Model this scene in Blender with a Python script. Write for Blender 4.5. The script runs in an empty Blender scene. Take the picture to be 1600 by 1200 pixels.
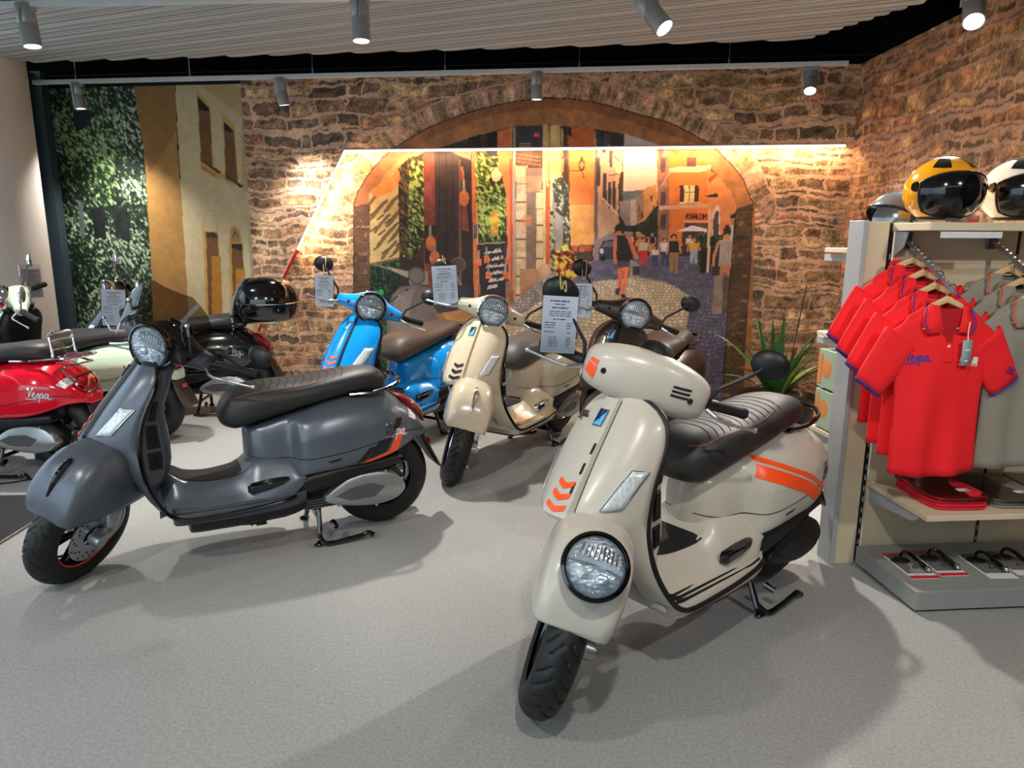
import bpy, bmesh, math, random
import numpy as np
from mathutils import Vector, Matrix
from mathutils.bvhtree import BVHTree
random.seed(7)
SC = bpy.context.scene
COL = SC.collection
PI = math.pi
R = math.radians

# ------------------------------------------------------------------ helpers
def lin(c):
    return tuple(((v / 12.92) if v <= 0.04045 else ((v + 0.055) / 1.055) ** 2.4) for v in c)

def rgb(r, g, b):
    return lin((r / 255, g / 255, b / 255))

MATS = {}
def mat(name, col, rough=.5, metal=0., coat=0., var=.05, scale=30., bump=0., bscale=200., spec=.5, emit=None, es=0., trans=0., alpha=1., ior=1.45, coords='Object', stretch=None):
    """Principled material whose colour and roughness are varied by a noise texture."""
    if name in MATS:
        return MATS[name]
    m = bpy.data.materials.new(name); m.use_nodes = True
    nt = m.node_tree; N = nt.nodes; L = nt.links
    p = N['Principled BSDF']
    p.inputs['Roughness'].default_value = rough
    p.inputs['Metallic'].default_value = metal
    p.inputs['Coat Weight'].default_value = coat
    p.inputs['Coat Roughness'].default_value = .04
    p.inputs['IOR'].default_value = ior
    p.inputs['Specular IOR Level'].default_value = spec
    p.inputs['Transmission Weight'].default_value = trans
    p.inputs['Alpha'].default_value = alpha
    c = rgb(*col)
    tc = N.new('ShaderNodeTexCoord')
    src = tc.outputs[coords]
    if stretch:
        mp = N.new('ShaderNodeMapping'); mp.inputs['Scale'].default_value = stretch
        L.new(src, mp.inputs['Vector']); src = mp.outputs['Vector']
    nz = N.new('ShaderNodeTexNoise'); nz.inputs['Scale'].default_value = scale
    nz.inputs['Detail'].default_value = 3.
    L.new(src, nz.inputs['Vector'])
    rp = N.new('ShaderNodeValToRGB')
    rp.color_ramp.elements[0].position = .3; rp.color_ramp.elements[1].position = .7
    rp.color_ramp.elements[0].color = (*[v * (1 - var) for v in c], 1)
    rp.color_ramp.elements[1].color = (*[min(1, v * (1 + var)) for v in c], 1)
    L.new(nz.outputs['Fac'], rp.inputs['Fac'])
    L.new(rp.outputs['Color'], p.inputs['Base Color'])
    if emit:
        p.inputs['Emission Color'].default_value = (*rgb(*emit), 1)
        p.inputs['Emission Strength'].default_value = es
    if bump:
        nb = N.new('ShaderNodeTexNoise'); nb.inputs['Scale'].default_value = bscale
        L.new(src, nb.inputs['Vector'])
        bp = N.new('ShaderNodeBump'); bp.inputs['Strength'].default_value = bump; bp.inputs['Distance'].default_value = .002
        L.new(nb.outputs['Fac'], bp.inputs['Height']); L.new(bp.outputs['Normal'], p.inputs['Normal'])
    MATS[name] = m
    return m

def pch(tab, xs):
    """smooth interpolation through table rows (first column = key)."""
    t = np.array(sorted([list(r) for r in tab]), float)
    k = t[:, 0]; V = t[:, 1:]
    n = len(k); d = np.diff(k)[:, None]; s = np.diff(V, axis=0) / d
    m = np.zeros_like(V); m[0] = s[0]; m[-1] = s[-1]
    for i in range(1, n - 1):
        a, b = s[i - 1], s[i]
        m[i] = np.where(a * b > 0, 2 * a * b / np.where(np.abs(a + b) < 1e-12, 1, a + b), 0)
    out = []
    for x in np.atleast_1d(xs):
        i = int(np.clip(np.searchsorted(k, x) - 1, 0, n - 2)); h = k[i + 1] - k[i]; u = np.clip((x - k[i]) / h, 0, 1)
        out.append((2*u**3-3*u*u+1)*V[i] + (u**3-2*u*u+u)*h*m[i] + (-2*u**3+3*u*u)*V[i+1] + (u**3-u*u)*h*m[i+1])
    return np.array(out)

def crv(pts, n=6, closed=False):
    """Catmull-Rom through points."""
    P = [np.array(p, float) for p in pts]; N = len(P); out = []
    rng = range(N) if closed else range(N - 1)
    for i in rng:
        if closed:
            a, b, c, d = P[i - 1], P[i], P[(i + 1) % N], P[(i + 2) % N]
        else:
            b, c = P[i], P[i + 1]; a = P[i - 1] if i > 0 else 2 * b - c; d = P[i + 2] if i + 2 < N else 2 * c - b
        for j in range(n):
            u = j / n
            out.append(.5 * (2*b + (c-a)*u + (2*a-5*b+4*c-d)*u*u + (3*b-a-3*c+d)*u**3))
    if not closed: out.append(P[-1])
    return out

class MB:
    def __init__(s): s.v = []; s.f = []
    def add(s, vs, fs, M=None):
        o = len(s.v)
        for p in vs:
            s.v.append(tuple(M @ Vector(p)) if M is not None else tuple(float(q) for q in p))
        s.f += [tuple(o + i for i in f) for f in fs]
        return s
    def box(s, c, d, M=None):
        x, y, z = [q / 2 for q in d]
        vs = [(c[0]+a*x, c[1]+b*y, c[2]+e*z) for a in (-1,1) for b in (-1,1) for e in (-1,1)]
        return s.add(vs, [(0,1,3,2),(4,6,7,5),(0,4,5,1),(2,3,7,6),(0,2,6,4),(1,5,7,3)], M)
    def loft(s, rings, cap=True, M=None, wrap=True):
        n = len(rings[0]); vs = [p for r in rings for p in r]; fs = []
        for i in range(len(rings) - 1):
            for j in range(n if wrap else n - 1):
                k = (j + 1) % n
                fs.append((i*n+j, i*n+k, (i+1)*n+k, (i+1)*n+j))
        if cap:
            fs.append(tuple(range(n))[::-1]); fs.append(tuple((len(rings)-1)*n + j for j in range(n)))
        return s.add(vs, fs, M)
    def tube(s, path, r, n=8, closed=False, cap=True, M=None, flat=1.):
        P = [Vector(p) for p in path]; N = len(P)
        T = []
        for i in range(N):
            a = P[i-1] if (i > 0 or closed) else P[i]; b = P[(i+1) % N] if (i < N-1 or closed) else P[i]
            t = (b - a); T.append(t.normalized() if t.length > 1e-9 else Vector((0,0,1)))
        ref = Vector((0,0,1)) if abs(T[0].z) < .9 else Vector((1,0,0))
        u = (ref - T[0]*ref.dot(T[0])).normalized(); rings = []
        for i in range(N):
            u = (u - T[i]*u.dot(T[i])).normalized(); w = T[i].cross(u)
            q = r[i] if hasattr(r, '__len__') else r
            rings.append([P[i] + u*(q*math.cos(2*PI*k/n)) + w*(q*flat*math.sin(2*PI*k/n)) for k in range(n)])
        if closed: rings.append(rings[0]); cap = False
        return s.loft(rings, cap, M)
    def rev(s, prof, n=24, M=None, cap=False):
        """revolve (r,h) profile round local z."""
        rings = [[(r*math.cos(2*PI*k/n), r*math.sin(2*PI*k/n), h) for k in range(n)] for r, h in prof]
        return s.loft(rings, cap, M)
    def ell(s, c, r, M=None, nu=20, nv=12):
        rings = []
        for i in range(1, nv):
            t = PI*i/nv
            rings.append([(c[0]+r[0]*math.sin(t)*math.cos(2*PI*k/nu), c[1]+r[1]*math.sin(t)*math.sin(2*PI*k/nu), c[2]+r[2]*math.cos(t)) for k in range(nu)])
        return s.loft(rings, True, M)
    def prism(s, poly, a0, a1, axis='y', M=None):
        n = len(poly); f = {'y': lambda p, a: (p[0], a, p[1]), 'x': lambda p, a: (a, p[0], p[1]), 'z': lambda p, a: (p[0], p[1], a)}[axis]
        vs = [f(p, a0) for p in poly] + [f(p, a1) for p in poly]
        fs = [tuple(range(n)), tuple(range(2*n-1, n-1, -1))] + [(i, i+n, (i+1) % n + n, (i+1) % n) for i in range(n)]
        return s.add(vs, fs, M)
    def build(s, name, m, parent=None, bevel=0., solid=0., angle=38, fix=True, merge=1e-6, sub=0, seg=2, X=None):
        me = bpy.data.meshes.new(name)
        vs = s.v if X is None else [tuple(X @ Vector(p)) for p in s.v]
        me.from_pydata(vs, [], s.f)
        bm = bmesh.new(); bm.from_mesh(me)
        if merge: bmesh.ops.remove_doubles(bm, verts=bm.verts, dist=merge)
        if fix: bmesh.ops.recalc_face_normals(bm, faces=bm.faces)
        bm.to_mesh(me); bm.free()
        for p in me.polygons: p.use_smooth = True
        me.set_sharp_from_angle(angle=R(angle))
        me.materials.append(m)
        o = bpy.data.objects.new(name, me); COL.objects.link(o)
        if parent is not None: o.parent = parent
        if solid:
            md = o.modifiers.new('thickness', 'SOLIDIFY'); md.thickness = solid; md.offset = 0
        if sub:
            md = o.modifiers.new('smooth', 'SUBSURF'); md.levels = sub; md.render_levels = sub
        if bevel:
            md = o.modifiers.new('bevel', 'BEVEL'); md.width = bevel; md.segments = seg; md.limit_method = 'ANGLE'; md.angle_limit = R(35)
        return o

def thing(name, label, cat, loc=(0,0,0), rz=0., group=None, M=None):
    o = bpy.data.objects.new(name, None); COL.objects.link(o)
    o.empty_display_size = .1
    if M is not None: o.matrix_world = M
    else: o.location = loc; o.rotation_euler = (0, 0, rz)
    o['label'] = label; o['category'] = cat
    if group: o['group'] = group
    return o

def tag(o, label, cat, group=None):
    o['label'] = label; o['category'] = cat
    if group: o['group'] = group
    return o

def struct(o):
    o['kind'] = 'structure'; return o

def frame(o, x, y=None):
    """matrix with local z along x-vector (for revolves)."""
    z = Vector(x).normalized(); up = Vector((0,0,1)) if abs(z.z) < .95 else Vector((1,0,0))
    xx = up.cross(z).normalized(); yy = z.cross(xx)
    return Matrix(((xx.x,yy.x,z.x,o[0]),(xx.y,yy.y,z.y,o[1]),(xx.z,yy.z,z.z,o[2]),(0,0,0,1)))

# handwriting of the maker's script as strokes, unit length
SCRIPT = [[(.0,.33),(.03,.40),(.065,.36),(.085,.15),(.09,.02),(.13,.18),(.21,.44)],
 [(.19,.10),(.26,.15),(.285,.22),(.25,.25),(.215,.17),(.22,.07),(.27,.03),(.34,.09)],
 [(.34,.09),(.42,.24),(.435,.14),(.42,.05),(.37,.03)],
 [(.49,.25),(.475,.05),(.45,-.14)], [(.48,.17),(.54,.25),(.585,.17),(.55,.06),(.48,.06)],
 [(.585,.10),(.62,.05)], [(.74,.22),(.68,.24),(.64,.14),(.67,.04),(.73,.11),(.755,.23),(.755,.07),(.80,.03),(.88,.10)],
 [(-.03,-.03),(.12,-.05),(.38,-.02)]]

def ribbon_into(mb, pts, w, proj, step=None):
    """flat ribbon of width w along 2D pts, every vertex mapped to 3D by proj(a,b)."""
    P = [np.array(p, float) for p in pts]; rows = []
    for i, p in enumerate(P):
        a = P[max(0, i-1)]; b = P[min(len(P)-1, i+1)]; t = b - a; t = t / (np.linalg.norm(t) + 1e-9); nrm = np.array([-t[1], t[0]])
        ww = w[i] if hasattr(w, '__len__') else w
        rows.append([proj(*(p + nrm*ww/2)), proj(*(p - nrm*ww/2))])
    vs = [q for r in rows for q in r]
    mb.add(vs, [(2*i, 2*i+1, 2*i+3, 2*i+2) for i in range(len(rows)-1)])

def patch_into(mb, q, proj, nu=4, nv=4):
    """bilinear patch of 4 corner (a,b) points mapped by proj."""
    q = [np.array(p, float) for p in q]; vs = []
    for i in range(nu+1):
        for j in range(nv+1):
            u, v = i/nu, j/nv
            vs.append(proj(*(q[0]*(1-u)*(1-v) + q[1]*u*(1-v) + q[2]*u*v + q[3]*(1-u)*v)))
    mb.add(vs, [(i*(nv+1)+j, (i+1)*(nv+1)+j, (i+1)*(nv+1)+j+1, i*(nv+1)+j+1) for i in range(nu) for j in range(nv)])

def script_into(mb, org, size, proj, ang=0., w=.035, flip=1):
    ca, sa = math.cos(ang), math.sin(ang)
    for st in SCRIPT:
        pts = crv([(p[0], p[1]) for p in st], 4)
        pts = [(org[0] + flip*size*(p[0]*ca - p[1]*sa), org[1] + size*(p[0]*sa + p[1]*ca)) for p in pts]
        ribbon_into(mb, pts, w*size, proj)
# ------------------------------------------------------------------ materials
M_black = mat('black_plastic', (16,16,18), .45, var=.1)
M_blackg = mat('gloss_black', (8,8,10), .12, coat=.6)
M_rubber = mat('rubber', (17,17,18), .7, var=.15, bump=.15, bscale=300)
M_tread = mat('tyre_rubber', (19,19,20), .55, var=.2, scale=60)
M_chrome = mat('chrome', (225,225,228), .08, metal=1., var=.02)
M_alu = mat('cast_aluminium', (168,170,172), .35, metal=.85, var=.06, scale=80)
M_alud = mat('dark_aluminium', (105,106,108), .4, metal=.8, var=.1, scale=80)
M_steel = mat('lever_metal', (190,192,196), .25, metal=.9)
M_dark = mat('underbody', (12,12,13), .7, var=.2)
M_seat = mat('seat_black', (38,37,38), .5, var=.1, bump=.12, bscale=500)
M_seatbr = mat('seat_brown', (74,62,57), .5, var=.08, bump=.12, bscale=500)
M_seatgr = mat('seat_grey', (78,76,76), .5, var=.08, bump=.12, bscale=500)
M_stitch = mat('stitching', (120,62,45), .6)
M_seam = mat('panel_gap', (14,14,15), .8)
M_orange = mat('orange_decal', (255,84,28), .35, var=.03)
M_blackd = mat('black_decal', (14,14,15), .4)
M_whited = mat('white_sticker', (228,228,228), .4)
M_ink = mat('printed_ink', (60,62,70), .6)
M_inkred = mat('red_ink', (190,50,60), .6)
M_paper = mat('paper', (222,228,238), .6, var=.02)
M_red_lens = mat('red_lens', (150,8,20), .08, coat=1., var=.25, scale=60)
M_darkred = mat('dark_red_lens', (90,8,14), .1, coat=1., var=.3, scale=60)
M_band = mat('rubber_band', (205,178,110), .6)
M_badge = mat('badge_dark_blue', (12,40,90), .2, coat=.5)
M_badge2 = mat('badge_light_blue', (90,180,225), .2, coat=.5)
M_wood = mat('birch_board', (202,188,160), .5, var=.06, scale=6, stretch=(1,8,1))
M_greym = mat('grey_laminate', (160,163,166), .45, var=.03)
M_lampgrey = mat('lamp_housing', (158,162,165), .35, metal=.3)

def glassmat(name, col, rough=.02, alpha=.25):
    if name in MATS: return MATS[name]
    m = bpy.data.materials.new(name); m.use_nodes = True
    N = m.node_tree.nodes; L = m.node_tree.links
    out = N['Material Output']; N.remove(N['Principled BSDF'])
    tr = N.new('ShaderNodeBsdfTransparent'); tr.inputs['Color'].default_value = (*rgb(*col), 1)
    gl = N.new('ShaderNodeBsdfGlossy'); gl.inputs['Roughness'].default_value = rough
    nz = N.new('ShaderNodeTexNoise'); nz.inputs['Scale'].default_value = 3.
    mr = N.new('ShaderNodeMapRange'); mr.inputs['To Min'].default_value = rough; mr.inputs['To Max'].default_value = rough + .03
    L.new(nz.outputs['Fac'], mr.inputs['Value']); L.new(mr.outputs['Result'], gl.inputs['Roughness'])
    fr = N.new('ShaderNodeFresnel'); fr.inputs['IOR'].default_value = 1.45
    mx = N.new('ShaderNodeMixShader')
    L.new(fr.outputs['Fac'], mx.inputs['Fac']); L.new(tr.outputs['BSDF'], mx.inputs[1]); L.new(gl.outputs['BSDF'], mx.inputs[2])
    L.new(mx.outputs['Shader'], out.inputs['Surface'])
    MATS[name] = m
    return m
M_glass = glassmat('clear_glass', (248,250,252))
M_smoke = glassmat('smoked_screen', (150,140,128))
M_sleeve = glassmat('clear_sleeve', (240,242,245))

def reflector():
    m = bpy.data.materials.new('headlamp_reflector'); m.use_nodes = True
    N = m.node_tree.nodes; L = m.node_tree.links; p = N['Principled BSDF']
    p.inputs['Metallic'].default_value = .35; p.inputs['Roughness'].default_value = .2
    tc = N.new('ShaderNodeTexCoord'); mp = N.new('ShaderNodeMapping'); mp.inputs['Scale'].default_value = (1, 1, 2.2)
    v = N.new('ShaderNodeTexVoronoi'); v.inputs['Scale'].default_value = 48.
    L.new(tc.outputs['Object'], mp.inputs['Vector']); L.new(mp.outputs['Vector'], v.inputs['Vector'])
    rp = N.new('ShaderNodeValToRGB'); rp.color_ramp.elements[0].color = (.50,.60,.66,1); rp.color_ramp.elements[1].color = (.92,.97,1,1)
    L.new(v.outputs['Color'], rp.inputs['Fac']); L.new(rp.outputs['Color'], p.inputs['Base Color'])
    b = N.new('ShaderNodeBump'); b.inputs['Strength'].default_value = .55; b.inputs['Distance'].default_value = .01
    L.new(v.outputs['Distance'], b.inputs['Height']); L.new(b.outputs['Normal'], p.inputs['Normal'])
    return m
M_refl = reflector()
M_ind = mat('indicator_lens', (206,216,220), .18, metal=.15, coat=.8, var=.22, scale=90, bump=.3, bscale=120)
# ------------------------------------------------------------------ scooters
AX0 = Vector((1.2287, 0, .237)); AXD = Vector((-math.sin(.455), 0, math.cos(.455)))
def steer_matrix(a):
    return Matrix.Translation(AX0) @ Matrix.Rotation(a, 4, AXD) @ Matrix.Translation(-AX0)

FA = (1.335, 0, .237)   # front axle
EDGE = [(.985,0,.938),(.975,.05,.934),(.962,.10,.915),(.957,.145,.882),(.962,.172,.842),(.980,.184,.79),(1.010,.188,.73),(1.036,.188,.66),(1.050,.187,.58),(1.050,.193,.5),(1.030,.213,.40),(.985,.237,.31),(.935,.246,.265),(.86,.249,.250),(.65,.247,.256),(.5,.243,.272),(.45,.235,.283)]

def tyre_into(mb, c, r, w, n=390, tread=True, M=None):
    prof = []; nk = 36 if tread else 20
    for k in range(nk+1):
        t = -1 + 2*k/nk
        a = t*2.05
        prof.append((r - w*.48 + w*.48*math.cos(a)*(1 if abs(a) < 1.57 else 1.25) , w*.5*math.sin(a)*(1.0 if abs(t) < .9 else .96)))
    rings = []
    for i in range(n):
        th = 2*PI*i/n; ring = []
        for k, (rr, y) in enumerate(prof):
            t = -1 + 2*k/nk
            if tread and abs(t) < .62:
                s = abs(y)/w
                ph = (th*30/(2*PI) + s*3.2 + (0.5 if y > 0 else 0)) % 1.; pg = (th*30/(2*PI) + s*3.2 + (0.5 if y > 0 else 0)) // 1
                if ph < .20 and (.05 if pg % 2 else .16) < s < (.40 if pg % 3 else .30): rr -= .006
            ring.append((c[0] + rr*math.cos(th), c[1] + y, c[2] + rr*math.sin(th)))
        rings.append(ring)
    rings.append(rings[0])
    mb.loft(rings, cap=False, wrap=False)

def rim_into(mb, c, r, w, spokes=5, side=1):
    Mx = frame(c, (0, 1, 0))
    mb.rev([(r, -w/2), (r-.012, -w/2+.006), (r-.022, -w/4), (r-.026, 0), (r-.022, w/4), (r-.012, w/2-.006), (r, w/2), (r+.006, w/2), (r-.016, 0), (r+.006, -w/2), (r, -w/2)], 40, Mx)
    mb.rev([(.0, .035), (.032, .035), (.04, .02), (.04, -.02), (.032, -.035), (0, -.035)], 20, Mx)
    for k in range(spokes):
        for dd in (-.16, .16):
            a = 2*PI*k/spokes; b = a + dd
            p0 = (c[0] + .03*math.cos(a), c[1], c[2] + .03*math.sin(a)); p1 = (c[0] + (r-.02)*math.cos(b), c[1]+.012*side, c[2] + (r-.02)*math.sin(b))
            mb.tube([p0, p1], [.014, .010], 6)

def sec(zt, zb, wt, wm, zm, wb, n=5):
    """half section of the tail from top centre to bottom centre, then mirrored."""
    k = [(0, zt), (wt*.6, zt-.002), (wt, zt-.012), (wt+(wm-wt)*.62, zt-(zt-zm)*.32), (wm*.985, zm+(zt-zm)*.28), (wm, zm), (wm*.985, zm-(zm-zb)*.5), (wb, zb+.004), (wb*.8, zb)]
    h = crv(k, n)
    h.append(np.array([0, zb]))
    return [(p[0], p[1]) for p in h] + [(-p[0], p[1]) for p in h[-2:0:-1]]

def scooter(label, x, y, h, steer, c):
    root = thing('motor_scooter', label, 'scooter', (x, y, 0), R(h), 'scooters on the showroom floor')
    S = steer_matrix(R(steer)); body = c['paint']
    trim = c.get('trim', M_black)
    full = not c.get('rear_only')
    # ---- tail and pillar
    tab = [(.636,.572,.40,.012,.02,.48,.015),(.622,.582,.37,.05,.075,.48,.075),(.59,.59,.345,.08,.105,.47,.115),(.53,.605,.30,.09,.125,.46,.13),(.475,.622,.30,.10,.134,.47,.136),(.450,.628,.33,.105,.142,.48,.146),(.428,.634,.345,.112,.17,.485,.168),(.405,.642,.355,.12,.200,.49,.192),(.365,.651,.362,.126,.217,.495,.204),(.30,.672,.368,.13,.227,.50,.208),(.20,.69,.376,.13,.23,.51,.207),(.10,.697,.383,.125,.228,.52,.205),(.0,.688,.402,.11,.212,.53,.192),(-.08,.648,.428,.09,.182,.53,.168),(-.15,.585,.45,.07,.143,.515,.13),(-.205,.52,.452,.05,.1,.485,.092),(-.232,.475,.44,.03,.06,.455,.055)]
    xs = np.concatenate([np.linspace(.636,.60,6), np.linspace(.58,.48,6), np.linspace(.47,.34,14), np.linspace(.325,-.232,26)])
    T = pch(tab, xs); mb = MB()
    mb.loft([[(xx, q[0], q[1]) for q in sec(*t)] for xx, t in zip(xs, T)])
    tail = mb.build('rear_body', body, root, angle=60)
    bvh = BVHTree.FromPolygons([Vector(p) for p in mb.v], mb.f)
    def side(sg, off=.002):
        def f(a, b):
            hit = bvh.ray_cast(Vector((a, sg*.6, b)), Vector((0, -sg, 0)))
            p = hit[0] if hit[0] is not None else bvh.find_nearest(Vector((a, sg*.2, b)))[0]
            n_ = hit[1] if hit[0] is not None else Vector((0, sg, 0))
            if n_.y*sg < 0: n_ = -n_
            return p + n_*off
        return f
    L = side(1)
    mb = MB()
    for sg in (1, -1):
        ribbon_into(mb, crv([(.63,.452),(.55,.437),(.476,.437),(.375,.436),(.2,.456),(.08,.478),(-.09,.506),(-.19,.492)], 8), .0035, side(sg, .0012))
    mb.build('panel_seam', M_seam, tail, fix=False)
    # cooling slot in the lower cowl
    if full:
        mb = MB(); patch_into(mb, [(.23,.428),(.30,.418),(.29,.41),(.245,.417)], L, 3, 2); mb.build('cowl_slot', M_seam, tail, fix=False)
    # ---- decals
    deco = c.get('deco')
    if deco == 'grey':
        mb = MB()
        patch_into(mb, [(.14,.379),(-.035,.42),(-.03,.437),(.118,.398)], L, 8, 3)
        patch_into(mb, [(.008,.428),(-.037,.421),(-.075,.52),(-.038,.525)], L, 6, 8)
        mb.build('orange_stripe', M_orange, tail, fix=False)
        mb = MB()
        patch_into(mb, [(.17,.387),(.125,.398),(.075,.462),(.105,.462)], L, 4, 6)
        patch_into(mb, [(.115,.402),(.022,.425),(-.015,.50),(.065,.478)], L, 5, 6)
        patch_into(mb, [(-.005,.525),(-.045,.53),(-.068,.578),(-.035,.58)], L, 4, 5)
        mb.build('black_stripe', M_blackd, tail, fix=False)
    if deco == 'beige':
        mb = MB()
        for (a0, a1) in ((0, .05), (.06, .078)):
            lo = crv([(.425,.572),(.36,.548),(.27,.512),(.18,.474),(.09,.425),(.0,.372)], 6)
            hi = [(p[0] - .034, p[1] + .068) for p in lo]
            for i in range(len(lo)-1):
                f = lambda i, s: (lo[i][0] + (hi[i][0]-lo[i][0])*s/.078, lo[i][1] + (hi[i][1]-lo[i][1])*s/.078)
                patch_into(mb, [f(i,a0), f(i+1,a0), f(i+1,a1), f(i,a1)], L, 2, 2)
        mb.build('orange_stripe', M_orange, tail, fix=False)
    if c.get('script', True):
        for sg in (1, -1):
            P = side(sg, .003); mb = MB()
            if sg == 1: script_into(mb, (.035,.508), .14, P, -.18, .042, flip=-1)
            else: script_into(mb, (-.10,.52), .14, P, .18, .042)
            mb.build('script_badge', c.get('script_mat', M_chrome), tail, fix=False)
    if c.get('sticker'):
        mb = MB(); patch_into(mb, [(-.105,.57),(-.145,.545),(-.16,.575),(-.12,.60)], L, 4, 4); st = mb.build('energy_sticker', M_whited, tail, fix=False)
        mb = MB(); LL = side(1, .0028)
        for k in range(3):
            ribbon_into(mb, [(-.118-.012*k,.572-.006*k),(-.124-.012*k,.588-.006*k)], .004, LL)
        mb.build('sticker_print', M_ink, st, fix=False)
    # ---- tail lamp, mudguard
    mb = MB(); rr = []
    for (xx, zz, w, t) in ((-.085,.648,.055,.012),(-.11,.63,.07,.03),(-.15,.595,.075,.036),(-.19,.552,.066,.034),(-.218,.515,.045,.012)):
        nrm = Vector((-.77,0,.64))
        rr.append([Vector((xx,0,zz)) + Vector((0, w*c.get('lw', 1.)*math.cos(a), 0)) + nrm*(t*max(0, math.sin(a))**.6 - .02*(math.sin(a) < 0)) for a in np.linspace(0, 2*PI, 17)[:-1]])
    mb.loft(rr); tl = mb.build('tail_lamp', M_red_lens, root, angle=50)
    mb = MB(); mb.tube([r_[0] for r_ in rr] + [r_[8] for r_ in rr[::-1]], .010 if c.get('lamp_trim') is M_chrome else .006, 6, closed=True); mb.build('lamp_bezel', c.get('lamp_trim', M_black), tl)
    if c.get('lamp_trim') is M_chrome:
        mb = MB(); mb.tube([rr[2][j] + Vector((-.004,0,.003)) for j in range(1, 8)], .004, 5); mb.build('lamp_bar', M_darkred, tl)
    mb = MB()
    mb.loft([[(xx, w, zz), (xx-.012, w*.9, zz-.012), (xx-.012, -w*.9, zz-.012), (xx, -w, zz), (xx+.02, -w*.8, zz+.01), (xx+.02, w*.8, zz+.01)] for xx, zz, w in ((-.20,.47,.055),(-.225,.42,.07),(-.25,.36,.085),(-.285,.29,.09),(-.306,.262,.085))])
    mg = mb.build('mudguard', c.get('mud', M_black), root, bevel=.004)
    mb = MB(); mb.box((-.262,.0,.395), (.01,.05,.03)); mb.build('reflector', M_red_lens, mg, bevel=.003)
    # ---- rear wheel
    mb = MB(); tyre_into(mb, (0,0,.245), .243, .135, tread=False, n=96); rw = mb.build('rear_wheel', M_tread, root, angle=50)
    mb = MB(); rim_into(mb, (0,0,.245), .162, .11, side=1); mb.build('rim', c.get('rim', M_blackg), rw, angle=45)
    if deco == 'grey':
        pass
    # ---- engine
    mb = MB(); mb.prism([(.42,.20),(.41,.33),(.12,.345),(-.02,.33),(-.09,.27),(-.06,.17),(.05,.15),(.3,.17)], .045, .135); mb.box((.2,-.03,.26), (.3,.2,.16))
    eng = mb.build('engine_block', M_dark, root, bevel=.012)
    mb = MB()
    o1 = [(.315,.232),(.235,.292),(.17,.318),(.06,.325),(-.02,.305),(-.07,.255),(-.075,.215),(-.03,.175),(.06,.158),(.16,.165),(.29,.196)]
    o2 = [(p[0]*.86+.015, (p[1]-.24)*.78+.24) for p in o1]
    n1 = crv(o1, 4, True); n2 = crv(o2, 4, True)
    mb.loft([[(p[0], .12, p[1]) for p in n1], [(p[0], .165, p[1]) for p in n1], [(p[0]*.97+.003, .182, (p[1]-.24)*.95+.24) for p in n1], [(p[0], .19, p[1]) for p in n2]])
    cv = mb.build('transmission_cover', c.get('cvt', M_alu), root, angle=40)
    mb = MB(); mb.prism([(.27,.235),(.20,.268),(.10,.275),(.03,.25),(.08,.205),(.2,.205)], .189, .194); mb.build('cover_inset', c.get('cvt2', M_alud), cv, bevel=.003)
    if not c.get('cvt') is M_black:
        mb = MB()
        for k in range(4): mb.box((.335, .14, .185+.012*k), (.13, .05, .006))
        mb.box((.36,.12,.20), (.09,.06,.05)); mb.build('cooling_fins', M_alud, cv)
        mb = MB()
        for px_, pz_ in ((.305,.235),(.21,.31),(.02,.318),(-.06,.27),(.07,.155),(.25,.178)): mb.rev([(0,.006),(.007,.006),(.007,0)], 8, frame((px_,.168,pz_), (0,1,0)))
        mb.build('cover_bolts', M_steel, cv)
    mb = MB()
    mb.loft([[(xx, .13+dy*q, zz+dz*p) for (q, p) in ((1,.6),(.6,1),(-1,1),(-1,-1),(.6,-1),(1,-.6))] for xx, zz, dz, dy in ((.43,.30,.04,.06),(.36,.315,.055,.07),(.22,.34,.045,.07),(.08,.355,.03,.06),(-.06,.37,.025,.05))])
    mb.build('air_box', M_black, root, bevel=.01)
    mb = MB(); mb.box((.08,0,.42), (.34,.22,.10)); mb.box((.5,0,.24), (.5,.22,.12)); mb.build('underframe', M_dark, root, bevel=.02)
    mb = MB(); mb.tube(crv([(.35,-.08,.17),(.2,-.14,.16),(.1,-.16,.2)], 4), .02, 8); mb.loft([[(xx, -.16+r_*math.cos(a), .26+r_*1.25*math.sin(a)) for a in np.linspace(0, 2*PI, 13)[:-1]] for xx, r_ in ((.14,.03),(.10,.05),(-.18,.052),(-.22,.03))]); mb.build('exhaust', M_alud, root, angle=50)
    # ---- centre stand
    mb = MB()
    for sg in (1, -1):
        mb.tube(crv([(.33,sg*.09,.19),(.335,sg*.125,.11),(.345,sg*.165,.03),(.35,sg*.18,.014)], 5), .0125, 8)
    mb.tube([(.335,-.125,.11),(.335,.125,.11)], .012, 8)
    st = mb.build('centre_stand', M_blackg, root)
    mb = MB(); mb.tube(crv([(.345,.165,.04),(.325,.20,.016),(.25,.205,.018),(.16,.20,.022),(.125,.205,.034),(.10,.21,.02)], 5), .0115, 8); mb.tube([(.28,.15,.10),(.27,.19,.085)], .013, 8); mb.build('stand_pedal', M_blackg, st)
    for sg in (1,-1):
        mb = MB(); mb.ell((.352,sg*.182,.010), (.026,.016,.010), None, 12, 6); mb.build('stand_foot', M_blackg, st)
    # ---- seat
    stab = [(.738,.648,.632,.03),(.728,.68,.605,.075),(.705,.715,.588,.105),(.665,.748,.577,.128),(.60,.768,.598,.147),(.5,.774,.624,.158),(.41,.774,.648,.162),(.3,.784,.671,.16),(.2,.798,.687,.15),(.1,.807,.697,.136),(.03,.803,.697,.115),(-.01,.785,.694,.085),(-.03,.755,.70,.04)]
    xs = np.concatenate([np.linspace(.738,.69,7), np.linspace(.67,.03,30), np.linspace(.015,-.03,6)])
    T = pch(stab, xs); mb = MB()
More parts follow.
